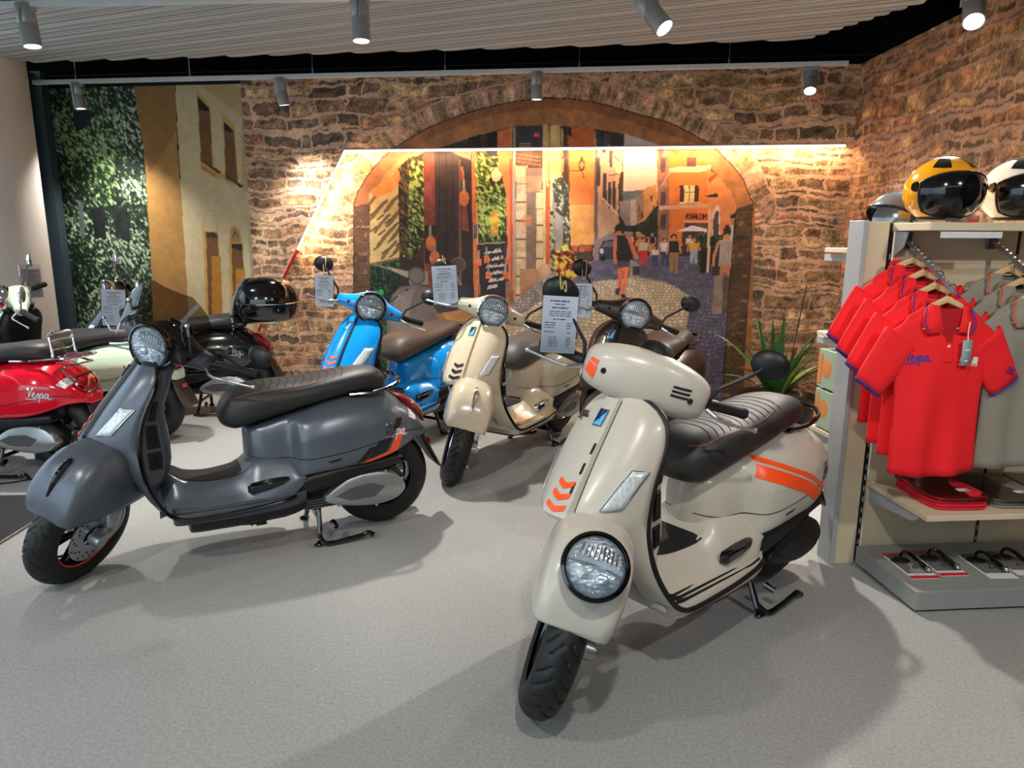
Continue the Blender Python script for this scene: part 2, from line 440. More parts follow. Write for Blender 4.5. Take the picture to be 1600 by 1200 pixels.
    def sring(xx, zt, zb, w):
        out = []
        for k in range(28):
            a = 2*PI*k/28; ca, sa = math.cos(a), math.sin(a)
            yy = w*math.copysign(abs(ca)**.62, ca); zc = (zt+zb)/2
            zz = zc + (zt-zb)/2*math.copysign(abs(sa)**.62, sa)
            if sa > 0: yy *= 1 - .16*sa
            out.append((xx, yy, zz))
        return out
    mb.loft([sring(xx, *t) for xx, t in zip(xs, T)])
    seat = mb.build('seat', c.get('seat', M_seat), root, angle=60)
    sb = BVHTree.FromPolygons([Vector(p) for p in mb.v], mb.f)
    def top(a, b, off=.0015):
        hit = sb.ray_cast(Vector((a, b, 1.2)), Vector((0,0,-1)))
        return (hit[0] if hit[0] is not None else sb.find_nearest(Vector((a,b,.8)))[0]) + Vector((0,0,off))
    if c.get('ribs'):
        mb = MB()
        for k in range(13):
            xx = .20 + .036*k; w = .112 - .0*k
            ribbon_into(mb, [(xx - .03*(1-(b/.11)**2), b) for b in np.linspace(-.115,.115,13)], .004, top)
        mb.build('seat_ribs', M_seam, seat, fix=False)
        mb = MB()
        for sg in (1,-1):
            ribbon_into(mb, crv([(.70,sg*.06),(.66,sg*.105),(.55,sg*.125),(.4,sg*.128),(.28,sg*.118),(.2,sg*.09),(.165,sg*.045),(.16,0)], 6), .0035, lambda a, b: top(a, b, .0022))
        mb.build('seat_piping', c.get('pipe', M_stitch), seat, fix=False)
    # ---- grab rail / rack
    if c.get('rack') == 'chrome':
        mb = MB()
        mb.tube(crv([(.18,.135,.70),(.05,.145,.705),(-.02,.13,.71)], 4), .008, 8); mb.tube(crv([(.18,-.135,.70),(.05,-.145,.705),(-.02,-.13,.71)], 4), .008, 8)
        mb.tube(crv([(-.02,.13,.71),(-.10,.11,.715),(-.19,.1,.72),(-.19,-.1,.72),(-.10,-.11,.715),(-.02,-.13,.71)], 5), .007, 8)
        mb.tube(crv([(-.06,.095,.72),(-.055,.095,.80),(-.05,.085,.855),(-.05,.0,.862),(-.05,-.085,.855),(-.055,-.095,.80),(-.06,-.095,.72)], 5), .008, 8)
        for zz in (.765,.82): mb.tube([(-.055,.095,zz),(-.055,-.095,zz)], .006, 8)
        for yy in (-.05,0,.05): mb.tube([(-.05,yy,.715),(-.19,yy,.72)], .005, 6)
        mb.tube([(-.08,.1,.69),(-.19,.06,.68),(-.19,-.06,.68),(-.08,-.1,.69)], .007, 8)
        mb.build('rack', M_chrome, root)
    else:
        mb = MB(); mb.tube(crv([(.17,.135,.70),(.06,.15,.705),(-.03,.145,.725),(-.08,.10,.745),(-.095,0,.75),(-.08,-.10,.745),(-.03,-.145,.725),(.06,-.15,.705),(.17,-.135,.70)], 5), .0095, 8); mb.build('grab_rail', c.get('rail', M_blackg), root)
    if c.get('topcase'):
        tcr = MB()
        Mx = Matrix.Translation((-.215, 0, .755)) @ Matrix.Scale(1.13, 4)
        rings = []
        for zz, s in ((.0,.72),(.015,.86),(.06,.96),(.12,1.0),(.125,1.0),(.13,1.0),(.19,.965),(.24,.86),(.275,.68),(.30,.40),(.308,.12)):
            ring = []
            for k in range(32):
                a = 2*PI*k/32; ca, sa = math.cos(a), math.sin(a)
                px_ = .215*s*math.copysign(abs(ca)**.8, ca); py_ = .225*s*math.copysign(abs(sa)**.85, sa)
                ring.append((px_ - .02*(zz > .1)*zz, py_, zz))
            rings.append(ring)
        tcr.loft(rings, True, Mx); tco = tcr.build('top_case', M_blackg, root, angle=50)
        mb = MB(); mb.tube([Mx @ Vector((p[0]*1.003, p[1]*1.003, .127)) for p in rings[4]], .004, 5, closed=True); mb.build('case_seam', M_chrome, tco)
        mb = MB(); mb.loft([[(.232-.11*t*t+.03*q+(-.215), yy, .755+.05+.29*t) for (q, yy) in ((0,-.17+.05*t),(1,-.15+.05*t),(1,.15-.05*t),(0,.17-.05*t))] for t in np.linspace(0,1,9)]); mb.build('back_pad', mat('pad_grey', (120,120,122), .6), tco, bevel=.012)
        mb = MB()
        for yy in (-.09,.09): mb.tube(crv([(.12,yy,.71),(-.05,yy,.735),(-.28,yy,.745)], 4), .009, 8)
        mb.tube([(-.28,.09,.745),(-.28,-.09,.745)], .009, 8); mb.tube([(.04,.1,.69),(.04,.12,.78)], .009, 8); mb.build('rack', M_chrome, root)
    # ---- footboard with centre hump
    ftab = [(1.0,.44,.02,.05,.22),(.975,.425,.06,.10,.20),(.94,.405,.095,.14,.19),(.89,.375,.105,.155,.19),(.80,.362,.11,.16,.195),(.70,.372,.115,.165,.2),(.645,.40,.118,.17,.205),(.60,.435,.12,.178,.21),(.54,.442,.128,.185,.212),(.47,.44,.138,.195,.212),(.43,.42,.15,.20,.205),(.395,.385,.155,.195,.19)]
    xs = np.linspace(1.0,.395,30); T = pch(ftab, xs); mb = MB()
    rings = []
    for xx, (zt, wt, wm, wb) in zip(xs, T):
        zb = .268 if xx > .47 else .268 + (.47-xx)*.85
        hh = crv([(0,zt),(wt*.7,zt),(wt,zt-.008),(wm,(zt+zb)/2-.01),(wb,zb+.012),(wb,zb)], 3)
        rings.append([(xx, p[0], p[1]) for p in hh] + [(xx, -p[0], p[1]) for p in hh[::-1][:-1]])
    mb.loft(rings); fp = mb.build('floor_panel', body, root, angle=50)
    fb = BVHTree.FromPolygons([Vector(p) for p in mb.v], mb.f)
    def ftop(a, b, off=.003):
        hit = fb.ray_cast(Vector((a, b, .9)), Vector((0,0,-1)))
        return (hit[0] if hit[0] is not None else Vector((a, b, .285))) + Vector((0,0,off))
    mb = MB(); patch_into(mb, [(.985,-.06),(.985,.06),(.66,.115),(.66,-.115)], ftop, 6, 12)
    mb.build('floor_mat', M_rubber, fp, fix=False)
    mb = MB()
    for sg in (1,-1):
        vs = [(.96,sg*.125,.40),(.70,sg*.128,.372),(.62,sg*.14,.365),(.66,sg*.165,.335),(.80,sg*.178,.31),(.98,sg*.165,.315)]
        mb.add([tuple(Vector(v) + Vector((0, sg*.006, .004))) for v in vs], [tuple(range(6))])
    pass
    # slab under the feet
    plan = [(.955,.10),(.952,.20),(.945,.232),(.92,.243),(.86,.247),(.65,.245),(.5,.241),(.45,.232),(.40,.20)]
    loop = [(p[0], p[1]) for p in plan] + [(p[0], -p[1]) for p in plan[::-1]]
    def fz(xx): return .272 if xx > .55 else .272 + (.55-xx)*.10
    mb = MB(); mb.loft([[(p[0], p[1]*k, fz(p[0]) + dz) for p in loop] for dz, k in ((-.045,.97),(-.03,1.),(-.004,1.),(.004,.985))])
    fbrd = mb.build('footboard', c.get('floor', body), root, angle=45)
    mb = MB()
    for sg in (1,-1):
        for yy, x0, x1 in ((.168,.76,.945),(.187,.60,.95),(.207,.50,.95),(.228,.46,.94)):
            mb.tube([(t, sg*yy*(1 if t > .5 else .98), fz(t)+.006+(.02*((t-.9)/.06)**2 if t > .9 else 0)) for t in np.linspace(x1,x0,10)], .0085, 6, flat=.5)
    mb.build('floor_strip', c.get('strip', M_rubber), fbrd)
    ld = c.get('ld', .03); mb = MB(); mb.loft([[(p[0]*.88+.055, p[1]*k, fz(p[0]) - .045 + dz) for p in loop] for dz, k in ((0,.96),(-.55*ld,.93),(-ld,.75))]); mb.build('lower_cover', c.get('lower', M_black), root, angle=40)
    for sg in (1,-1):
        mb = MB(); mb.loft([[(xx, sg*(yy), zz+dz) for yy, dz in ((.18,h_),(.18+t,h_*.6),(.18+t,-h_*.6),(.18,-h_))] for xx, zz, h_, t in ((.648,.328,.016,.014),(.636,.330,.025,.030),(.56,.340,.024,.034),(.50,.349,.017,.030),(.468,.354,.009,.018))])
        mb.build('passenger_footpeg', c.get('peg', M_blackg), root, bevel=.004)
    mb = MB(); mb.tube(crv([(.80,.13,.185),(.7,.15,.165),(.60,.155,.155)], 4), .009, 8); mb.tube([(.66,.14,.19),(.63,.155,.15)], .012, 8); mb.tube([(.62,.155,.152),(.575,.158,.155)], .012, 8); mb.build('side_stand', M_black, root)
    # ---- leg shield
    if full:
        et = {round(p[2], 4): p for p in EDGE}
        E_ = np.array([(-p[2], p[0], p[1]) for p in EDGE[:14]])
        zs = [.937,.934,.925,.912,.895,.875,.855,.83,.80,.77,.74,.71,.68,.65,.62,.595,.578,.575,.565,.55,.53,.505,.48,.45,.42,.39,.36,.33,.30,.28,.265,.252]
        ed = pch(E_, [-z for z in zs])
        ctab = [(.25,.95),(.28,.995),(.31,1.03),(.36,1.06),(.40,1.08),(.44,1.105),(.48,1.135),(.52,1.175),(.55,1.215),(.575,1.255),(.60,1.252),(.66,1.212),(.74,1.153),(.80,1.105),(.866,1.052),(.90,1.025),(.937,.992)]
        cx = pch(ctab, zs)[:, 0]
        itab = [(.25,.158),(.30,.15),(.36,.142),(.44,.13),(.48,.12),(.52,.102),(.55,.078),(.565,.05),(.575,.0),(.95,.0)]
        yi = pch(itab, zs)[:, 0]
        NU = 22; mb = MB()
        for sg in (1, -1):
            vs = []
            for z, (xe, ye), xc, y0 in zip(zs, ed, cx, yi):
                ye = max(ye, .02)
                for j in range(NU+1):
                    u = j/NU; yy = y0 + (ye-y0)*u
                    q = abs(yy)/ye
                    xx = xc - (xc-xe)*(.42*q**2 + .58*q**6)
                    vs.append((xx, sg*yy, z))
            n = NU+1
            mb.add(vs, [(i*n+j, i*n+j+1, (i+1)*n+j+1, (i+1)*n+j) for i in range(len(zs)-1) for j in range(NU)])
        sh = mb.build('leg_shield', body, root, solid=.007, merge=1e-4, angle=60)
        sv = BVHTree.FromPolygons([Vector(p) for p in mb.v], mb.f)
        def front(off):
            def f(a, b):
                hit = sv.ray_cast(Vector((2.2, a, b)), Vector((-1,0,0)))
                p = hit[0] if hit[0] is not None else sv.find_nearest(Vector((1.1, a, b)))[0]
                n_ = hit[1] if hit[0] is not None else Vector((1,0,0))
                if n_.x < 0: n_ = -n_
                return p + n_*(off + .0035)
            return f
        # edge trim, one loop
        e1 = crv(EDGE, 4)
        mb = MB(); mb.tube([(p[0], -p[1], p[2]) for p in e1[::-1]] + [tuple(p) for p in e1[1:]], .009, 8); mb.build('edge_trim', trim, root)
        # tie
        mb = MB(); rows = []
        tz = np.linspace(.925,.572,16)
        for z in tz:
            w = .030 + .032*(1-(z-.572)/.353)
            P = front(0.)
            q = []
            for yy, off in ((-w,-.004),(-w*.86,.016),(-w*.3,.022),(w*.3,.022),(w*.86,.016),(w,-.004)):
                p = P(0, z); s_ = P(yy, z)
                q.append((min(p.x, s_.x+.006)+off, yy, z))
            q += [(q[-1][0]-.03, w, z), (q[0][0]-.03, -w, z)]
            rows.append(q)
        mb.loft(rows); tie = mb.build('shield_tie', c.get('tie', body), root, angle=35)
        tb = BVHTree.FromPolygons([Vector(p) for p in mb.v], mb.f)
        def tf(off):
            def f(a, b):
                hit = tb.ray_cast(Vector((2.2, a, b)), Vector((-1,0,0)))
                return (hit[0] if hit[0] is not None else Vector((front(0)(a, b)))) + Vector((off,0,off*.6))
            return f
        mb = MB()
        for k in range(3):
            zz = .605 + .032*k; w = .040 - .004*k
            for sg in (1,-1):
                patch_into(mb, [(0,zz),(sg*w,zz+.012),(sg*w,zz+.026),(0,zz+.016)], tf(.003), 4, 2)
        mb.build('tie_slots', c.get('slots', M_blackd), tie, fix=False)
        if c.get('tie_edge'):
            mb = MB()
            for sg in (1,-1):
                ribbon_into(mb, [(sg*(.028+.028*(1-(z-.58)/.34)), z) for z in np.linspace(.91,.585,12)], .012, tf(.002))
            mb.build('tie_edge', c['tie_edge'], tie, fix=False)
        if c.get('seamline'):
            mb = MB(); ribbon_into(mb, [(.030+.033*(1-(z-.575)/.35), z) for z in np.linspace(.915,.58,10)], .003, front(.001)); 
            for zz in (.80,.745,.69): patch_into(mb, [(.026,zz),(.034,zz),(.036,zz-.03),(.028,zz-.03)], tf(.002), 2, 3)
            mb.build('tie_notches', M_seam, tie, fix=False)
        # shield emblem
        Q = tf(.004); bz = .868
        mb = MB(); patch_into(mb, [(-.019,bz-.024),(.019,bz-.024),(.019,bz+.024),(-.019,bz+.024)], tf(.003), 2, 2); em = mb.build('shield_emblem', M_chrome, tie, fix=False)
        mb = MB(); mb.add([Q(-.016,bz+.021), Q(.016,bz+.021), Q(-.016,bz-.021)], [(0,1,2)]); mb.build('emblem_field', M_badge, em, fix=False)
        mb = MB(); mb.add([Q(.016,bz+.021), Q(.016,bz-.021), Q(-.016,bz-.021)], [(0,1,2)]); mb.build('emblem_corner', M_badge2, em, fix=False)
        # script on the right of the shield
        if c.get('shield_script', True):
            mb = MB(); script_into(mb, (-.138,.84), .08, front(.003), .12, .05); mb.build('script_badge', c.get('script_mat', M_chrome), sh, fix=False)
        # indicators
        for sg in (1,-1):
            mb = MB(); P = front(.006)
            q = [(sg*.150,.735),(sg*.175,.730),0,(sg*.156,.630),(sg*.122,.624)]
            qq = [q[0],q[1],q[3],q[4]]
            vs = []; nu, nv = 4, 6
            patch_into(mb, qq, P, nu, nv)
            lamp = mb.build('indicator', M_ind, sh, fix=False, solid=.006)
            mb = MB(); mb.tube([P(*(np.array(a)*(1-t)+np.array(b)*t)) for a, b in zip(qq, qq[1:]+qq[:1]) for t in (0,.33,.66)], .003, 5, closed=True); mb.build('indicator_rim', c.get('ind_rim', M_chrome), lamp)
        # inner panel behind the shield
        mb = MB(); rings = []
        zi = [.91,.90,.87,.83,.78,.73,.68,.62,.56,.5,.45,.41,.37,.335,.30]
        ei = pch(E_, [-z for z in zi])
        rt = [(.30,1.0),(.335,1.0),(.37,.99),(.41,.965),(.45,.945),(.5,.935),(.56,.937),(.62,.945),(.68,.948),(.73,.942),(.78,.925),(.83,.908),(.87,.898),(.90,.896),(.91,.91)]
        rx = pch(rt, zi)[:, 0]
        for z, (xe, ye), xr in zip(zi, ei, rx):
            wr = min(.165, ye*.88); xe -= .003
            xr = min(xr, xe-.012)
            rings.append([(xe+.015, 0, z), (xe, ye*.97, z), (xr+.022, wr, z), (xr, wr*.74, z), (xr, -wr*.74, z), (xr+.022, -wr, z), (xe, -ye*.97, z)])
        mb.loft(rings); inn = mb.build('inner_panel', c.get('inner', body), root, angle=28)
        def innside(sg, off):
            def f(a, z):   # a 0 at trim .. 1 at rear corner
                e = pch(E_, [-z])[0]; xr = pch(rt, [z])[0, 0]; wr = min(.165, e[1]*.88)
                p0 = Vector((e[0]-.003, sg*e[1]*.97, z)); p1 = Vector((xr+.022, sg*wr, z))
                n_ = Vector(((p1-p0).y*-sg, sg*(p1-p0).x*1., 0)); n_ = Vector((-abs(p1.y-p0.y), sg*abs(p1.x-p0.x), 0)).normalized()
                return p0 + (p1-p0)*a + n_*off
            return f
        for sg in (1,-1):
            P = innside(sg, .003)
            for (z0, z1, a0, a1) in ((.47,.545,.25,.85),(.56,.66,.25,.85),(.675,.755,.3,.8)):
                mb = MB(); patch_into(mb, [(a0,z1),(a1,z1-.0),(a1,z0),(a0+.04,z0)], P, 3, 4); vt = mb.build('vent', c.get('vent', M_blackd), inn, fix=False)
                mb = MB()
                for k in range(3):
                    aa = a0 + (a1-a0)*(k+1)/4
                    mb.tube([innside(sg,.006)(aa, z1-.006), innside(sg,.006)(aa+.02, z0+.006)], .0035, 5)
                mb.build('vent_slats', c.get('inner', body) if c.get('slat_paint') else M_black, vt)
        mb = MB(); mb.rev([(0,.004),(.013,.004),(.015,0)], 14, frame((.945,.0,.80), (-1,0,0))); mb.build('ignition_lock', M_chrome, inn)
    # ---- steering column and front end
        mb = MB(); mb.tube([AX0 + AXD*.55, AX0 + AXD*.80], .033, 14); mb.build('steering_column', M_black, root)
        mb = MB(); tyre_into(mb, FA, .237, .12); fw = mb.build('front_wheel', M_tread, root, angle=50, X=S)
        mb = MB(); rim_into(mb, FA, .158, .09, side=-1); mb.build('rim', c.get('rim', M_blackg), fw, angle=45, X=S)
        if c.get('rimline'):
            mb = MB(); mb.tube([(FA[0]+.1445*math.cos(a), .046, FA[2]+.1445*math.sin(a)) for a in np.linspace(3.4,6.0,30)], .004, 6); mb.build('rim_stripe', c['rimline'], fw, X=S)
        mb = MB(); mb.rev([(.04,.062),(.11,.062),(.11,.066),(.04,.066),(.04,.062)], 36, frame(FA, (0,1,0)))
        bd = mb.build('brake_disc', M_steel, fw, angle=40, X=S)
        mb = MB()
        for k in range(30):
            a = 2*PI*k/30; rr_ = .075 + .012*(k % 3)
            mb.rev([(0,.0005),(.0045,.0005)], 8, frame((FA[0]+rr_*math.cos(a), .0665, FA[2]+rr_*math.sin(a)), (0,1,0)))
        mb.build('disc_holes', M_seam, bd, fix=False, X=S)
        mb = MB(); mb.tube(crv([(1.20,.06,.42),(1.22,.085,.33),(1.255,.09,.25),(FA[0],.085,FA[2])], 5), [.022]*6+[.026]*6+[.03]*4, 10); mb.rev([(0,.03),(.026,.03),(.03,.015),(.03,-.02)], 14, frame((FA[0],.09,FA[2]), (0,1,0)))
        fk = mb.build('fork_arm', M_alu, root, X=S)
        mb = MB(); mb.tube(crv([(1.27,.075,.23),(1.24,.078,.33),(1.215,.075,.44)], 4), .018, 10)
        for k in range(9):
            t = k/8; mb.rev([(.024,.004),(.027,0),(.024,-.004)], 12, frame((1.265-.045*t,.077,.25+.15*t), (-.28,0,.96)))
        mb.build('shock_absorber', M_black, fk, X=S)
        mb = MB(); mb.box((1.262,.085,.31), (.07,.045,.085)); mb.build('brake_caliper', M_steel, fk, bevel=.008, X=S)
        # fender
        ft = [(1.500,.44,.402,.078),(1.494,.468,.396,.096),(1.474,.515,.392,.110),(1.435,.572,.388,.120),(1.385,.610,.382,.127),(1.325,.630,.374,.13),(1.255,.630,.364,.13),(1.185,.600,.355,.126),(1.115,.54,.348,.118),(1.055,.45,.344,.104),(1.015,.38,.344,.088)]
        xs = np.linspace(1.500,1.015,40); T = pch(ft, xs); mb = MB(); rings = []
        for xx, (zt, zb, w) in zip(xs, T):
            hh = crv([(0,zt),(w*.5,zt-.010),(w*.80,zt-(zt-zb)*.13-.006),(w*.95,zt-(zt-zb)*.34),(w,zt-(zt-zb)*.65),(w*.97,zb)], 4)
            rings.append([(xx, p[0], p[1]) for p in hh[::-1]] + [(xx, -p[0], p[1]) for p in hh[1:]])
        mb.loft(rings, cap=False, wrap=False)
        n = len(rings[0]); mb.f.append(tuple(range(n)))
        fe = mb.build('front_fender', body, root, solid=.006, angle=60, X=S)
        fvb = BVHTree.FromPolygons([Vector(p) for p in mb.v], mb.f)
        if c.get('gtv'):
            ctr = Vector((1.456,0,.598)); dr = Vector((.78,0,.63))
            headlamp(root, ctr, dr, .083, M_blackg, S, cup=.075)
        else:
            mb = MB()
            pp = []
            for t in np.linspace(0,1,10):
                xx = 1.375 + .108*t; h_ = fvb.ray_cast(Vector((xx,0,1.)), Vector((0,0,-1)))
                pp.append(h_[0] + Vector((.004, 0, .004 + .010*math.sin(PI*t))))
            mb.tube(pp, [.006]+[.013]*3+[.014]*3+[.011,.008,.004], 8, flat=.9); mb.build('fender_crest', c.get('crest', M_blackg), fe, X=S)
        # handlebar cover
        mb = MB()
        if c.get('gtv'):
            tb_ = [(-.207,.905,.970,.024,.036),(-.196,.912,.972,.042,.056),(-.16,.925,.978,.056,.074),(-.09,.94,.986,.066,.088),(0,.945,.99,.07,.094)]
        else:
            tb_ = [(-.215,.90,.968,.028,.026),(-.205,.905,.970,.036,.034),(-.16,.915,.975,.044,.042),(-.11,.922,.98,.056,.055),(-.06,.93,.992,.07,.074),(0,.935,1.0,.075,.085)]
        tb_ += [(-r_[0],)+r_[1:] for r_ in tb_[:-1]]
        ys = np.linspace(tb_[0][0], -tb_[0][0], 37); T = pch(tb_, ys)
        mb.loft([[(t[0] + t[2]*math.copysign(abs(math.cos(a))**.85, math.cos(a)), yy, t[1] + t[3]*math.copysign(abs(math.sin(a))**.85, math.sin(a))) for a in np.linspace(0, 2*PI, 25)[:-1]] for yy, t in zip(ys, T)])
        hc = mb.build('handlebar_cover', c.get('bar', body), root, angle=50, X=S)
        hv = BVHTree.FromPolygons([Vector(p) for p in mb.v], mb.f)
        def hf(a, b, off=.002):
            hit = hv.ray_cast(Vector((1.5, a, b)), Vector((-1,0,0)))
            return (hit[0] if hit[0] is not None else Vector((.95, a, b))) + Vector((off,0,0))
        mb = MB()
        for sg in (1,-1): mb.rev([(0,.004),(.008,.004),(.010,0)], 12, frame(hf(sg*.142,.983,.0), (1,0,.1)))
        mb.build('cover_screws', M_black, hc, X=S)
        if c.get('gtv'):
            mb = MB()
            patch_into(mb, [(-.198,.955),(-.165,.94),(-.165,.985),(-.195,.99)], hf, 4, 4); patch_into(mb, [(-.194,.994),(-.165,.989),(-.165,1.006),(-.19,1.006)], hf, 3, 2); mb.build('orange_flash', M_orange, hc, fix=False, X=S)
            mb = MB()
            for k in range(3):
                patch_into(mb, [(.075+.0*k,.985+.014*k),(.135,.985+.014*k),(.135,.992+.014*k),(.075,.992+.014*k)], lambda a, b: hf(a, b, .0025), 4, 1)
            mb.build('cover_slots', M_seam, hc, fix=False, X=S)
            mb = MB(); mb.rev([(0,.03),(.05,.03),(.058,.02),(.06,-.02)], 24, frame((.895,0,1.06), (-.6,0,.8))); mb.build('instrument', M_black, hc, X=S)
        else:
            headlamp(root, Vector((1.03,0,.999)), Vector((1,0,.06)), .087, c.get('lamp_ring', M_chrome), S, cup=.09)
            mb = MB(); mb.loft([[(.86+.0*k, yy*s, 1.02+zz*s) for yy, zz in ((-.075,-.02),(-.06,.045),(.06,.045),(.075,-.02))] for k, s in ((0,1),)]*1 + [[(.845, yy*.9, 1.02+zz*.9) for yy, zz in ((-.075,-.02),(-.06,.045),(.06,.045),(.075,-.02))]]); mb.build('instrument', c.get('dash', M_blackg), hc, bevel=.006, X=S)
        for sg in (1,-1):
            mb = MB(); g0 = Vector((.905,sg*.205,.968)); g1 = Vector((.80,sg*.362,.948)); dv = (g1-g0).normalized()
            mb.tube([g0, g0+dv*.045], .019, 12); sw = mb.build('switch_housing', M_black, root, X=S)
            mb = MB(); mb.tube([g0+dv*.045, g0+dv*.05, g0+dv*.165, g0+dv*.17, g1-dv*.002, g1], [.0165,.018,.018,.0195,.0195,.014], 14); mb.build('grip', M_rubber, root, X=S)
            mb = MB(); l0 = g0 + Vector((.035,sg*.005,-.008)); mb.tube(crv([l0, l0+Vector((.02,sg*.05,-.012)), l0+Vector((-.02,sg*.11,-.025)), l0+Vector((-.07,sg*.185,-.035))], 5), [.008]*5+[.0075]*5+[.006]*5+[.008], 8, flat=.7); mb.ell(l0+Vector((-.072,sg*.188,-.035)), (.009,.009,.009), None, 10, 6); mb.build('brake_lever', M_steel, root, X=S)
            if c.get('mirrors', True) and not (c.get('no_mirror') == sg):
                mc = Vector((.852,sg*.356,1.144)) + Vector(c.get('mir_off', (0,0,0)))
                mb = MB(); mb.tube(crv([(.905,sg*.215,.985),(.90,sg*.222,1.01),(.895,sg*.232,1.03),(mc.x+.03,mc.y-sg*.06,mc.z-.055),(mc.x+.012,mc.y-sg*.02,mc.z-.015)], 5), .0068, 8); ms = mb.build('mirror_stem', c.get('mstem', M_black), root, X=S)
                mb = MB(); Mx = frame(mc, (1,-sg*.12,.05)) @ Matrix.Diagonal((1.12,.92,1,1))
                mb.rev([(0,.024),(.03,.02),(.048,.010),(.055,0),(.054,-.006),(.048,-.008)], 26, Mx); mh = mb.build('mirror_housing', c.get('mhouse', M_black), ms, X=S)
                mb = MB(); mb.rev([(0,-.0082),(.048,-.0082)], 24, Mx); mb.build('mirror_glass', M_chrome, mh, X=S, fix=False)
    # ---- fly screen
    if c.get('screen'):
        mb = MB(); rows = []
        for i in range(13):
            t = i/12; row = []
            hw = .215*(1-.55*max(0,(t-.45)/.55)**2.2)*(.80+.2*min(1,t/.35))
            for j in range(25):
                yy = hw*(-1+2*j/24); zz = 1.02 + .215*t - .05*(abs(yy)/.2)**2*(1-t)
                zz = max(zz, 1.115 - 1.2*max(0., abs(yy)-.09)) if t < .45 and abs(yy) < .16 else zz
                row.append((1.075 - .14*t - 1.6*yy*yy, yy, zz))
            rows.append(row)
        mb.loft(rows, cap=False, wrap=False); scn = mb.build('fly_screen', M_smoke, root, X=S, fix=False, angle=80)
        for sg in (1,-1):
            mb = MB(); mb.tube([(.95,sg*.14,1.0), (.992,sg*.145,1.14)], .006, 8); mb.ell((.994,sg*.145,1.145), (.012,.012,.012), None, 10, 6)
            mb.build('screen_bracket', M_steel, scn, X=S)
    return root, S

def headlamp(root, ctr, dr, r, ring, S, cup=.08):
    F = frame(ctr, dr)
    mb = MB(); mb.rev([(.03,-cup),(r*.8,-cup*.8),(r+.010,-.03),(r+.014,-.005),(r+.012,.006),(r+.004,.009),(r-.001,.005),(r-.001,-.006)], 40, F, cap=False)
    hl = mb.build('headlamp', ring, root, angle=45, X=S)
    mb = MB(); mb.rev([(r,.002),(r*.9,-.004),(r*.6,-.010),(0,-.014)], 40, F)
    rf = mb.build('lamp_reflector', M_refl, hl, X=S, fix=False)
    # local y of the frame runs across, x up: find the up direction
    up = Vector((0,0,1)); Fi = F.to_3x3().inverted(); u2 = Fi @ up; u2.z = 0; u2.normalize(); s2 = Vector((-u2.y, u2.x, 0))
    def at2(a, b, h): q = s2*a*r + u2*b*r; return (q.x, q.y, h)
    mb = MB()
    mb.loft([[at2(xx, .02+.10*math.cos(xx*1.3)+d, .008-.008*abs(xx)) for d in (-.075,.075)] + [at2(xx, .02+.10*math.cos(xx*1.3)-d, -.008) for d in (-.075,.075)] for xx in np.linspace(-.92,.92,15)], True, F)
    for k in range(9):
        xx = -.64 + .16*k; mb.tube([at2(xx, .24, .0), at2(xx*.9, .30+.42*math.cos(xx*1.2), -.002)], .0032, 5, M=F)
    mb.build('lamp_bar', M_steel, rf, X=S, angle=50)
    mb = MB()
    for k in (-1,1): mb.ell(at2(k*.36, -.34, -.006), (r*.24,r*.20,.009), F, 16, 8)
    mb.build('lamp_projector', M_refl, rf, X=S)
    mb = MB(); mb.rev([(r,.004),(r*.9,.014),(r*.6,.026),(r*.3,.032),(0,.034)], 40, F); mb.build('lamp_lens', M_glass, hl, X=S)
# ------------------------------------------------------------------ camera
cd = bpy.data.cameras.new('camera'); cam = bpy.data.objects.new('camera', cd); COL.objects.link(cam)
cd.sensor_width = 36.; cd.lens = 1107.3 / 1600 * 36; cd.clip_start = .05
_p, _r, _w = R(11.7645), R(.246), R(7.3469)
_f = Vector((0, math.cos(_p), -math.sin(_p))); _x = Vector((1,0,0)); _u = _x.cross(_f)
_X = _x*math.cos(_r) + _u*math.sin(_r); _U = -_x*math.sin(_r) + _u*math.cos(_r)
_Z = Matrix.Rotation(_w, 3, 'Z'); _f, _X, _U = _Z @ _f, _Z @ _X, _Z @ _U
cam.matrix_world = Matrix(((_X.x,_U.x,-_f.x,0),(_X.y,_U.y,-_f.y,0),(_X.z,_U.z,-_f.z,1.4247),(0,0,0,1)))
SC.camera = cam
SC.view_settings.view_transform = 'Standard'; SC.view_settings.look = 'None'
SC.view_settings.gamma = 1.; SC.view_settings.use_curve_mapping = False
SC.view_settings.exposure = .5
# ------------------------------------------------------------------ the eight scooters
P_grey = mat('matte_grey_paint', (92,99,109), .31, metal=.35, var=.03)
P_greyin = mat('dark_grey_paint', (66,68,74), .42, metal=.15, var=.03)
P_beige = mat('grey_beige_paint', (190,184,172), .3, coat=.35, var=.02)
P_cream = mat('cream_paint', (196,184,160), .2, coat=.8, var=.02)
P_blue = mat('bright_blue_paint', (0,134,214), .2, coat=.8, var=.03)
P_brown = mat('dark_brown_paint', (50,42,39), .36, metal=.3, coat=.2, var=.05)
P_black = mat('black_paint', (12,12,13), .18, coat=.8)
P_mint = mat('mint_paint', (182,206,182), .2, coat=.7, var=.02)
P_red = mat('red_paint', (214,8,40), .16, coat=.9, var=.03)
M_rimred = mat('rim_stripe_red', (225,66,34), .4)

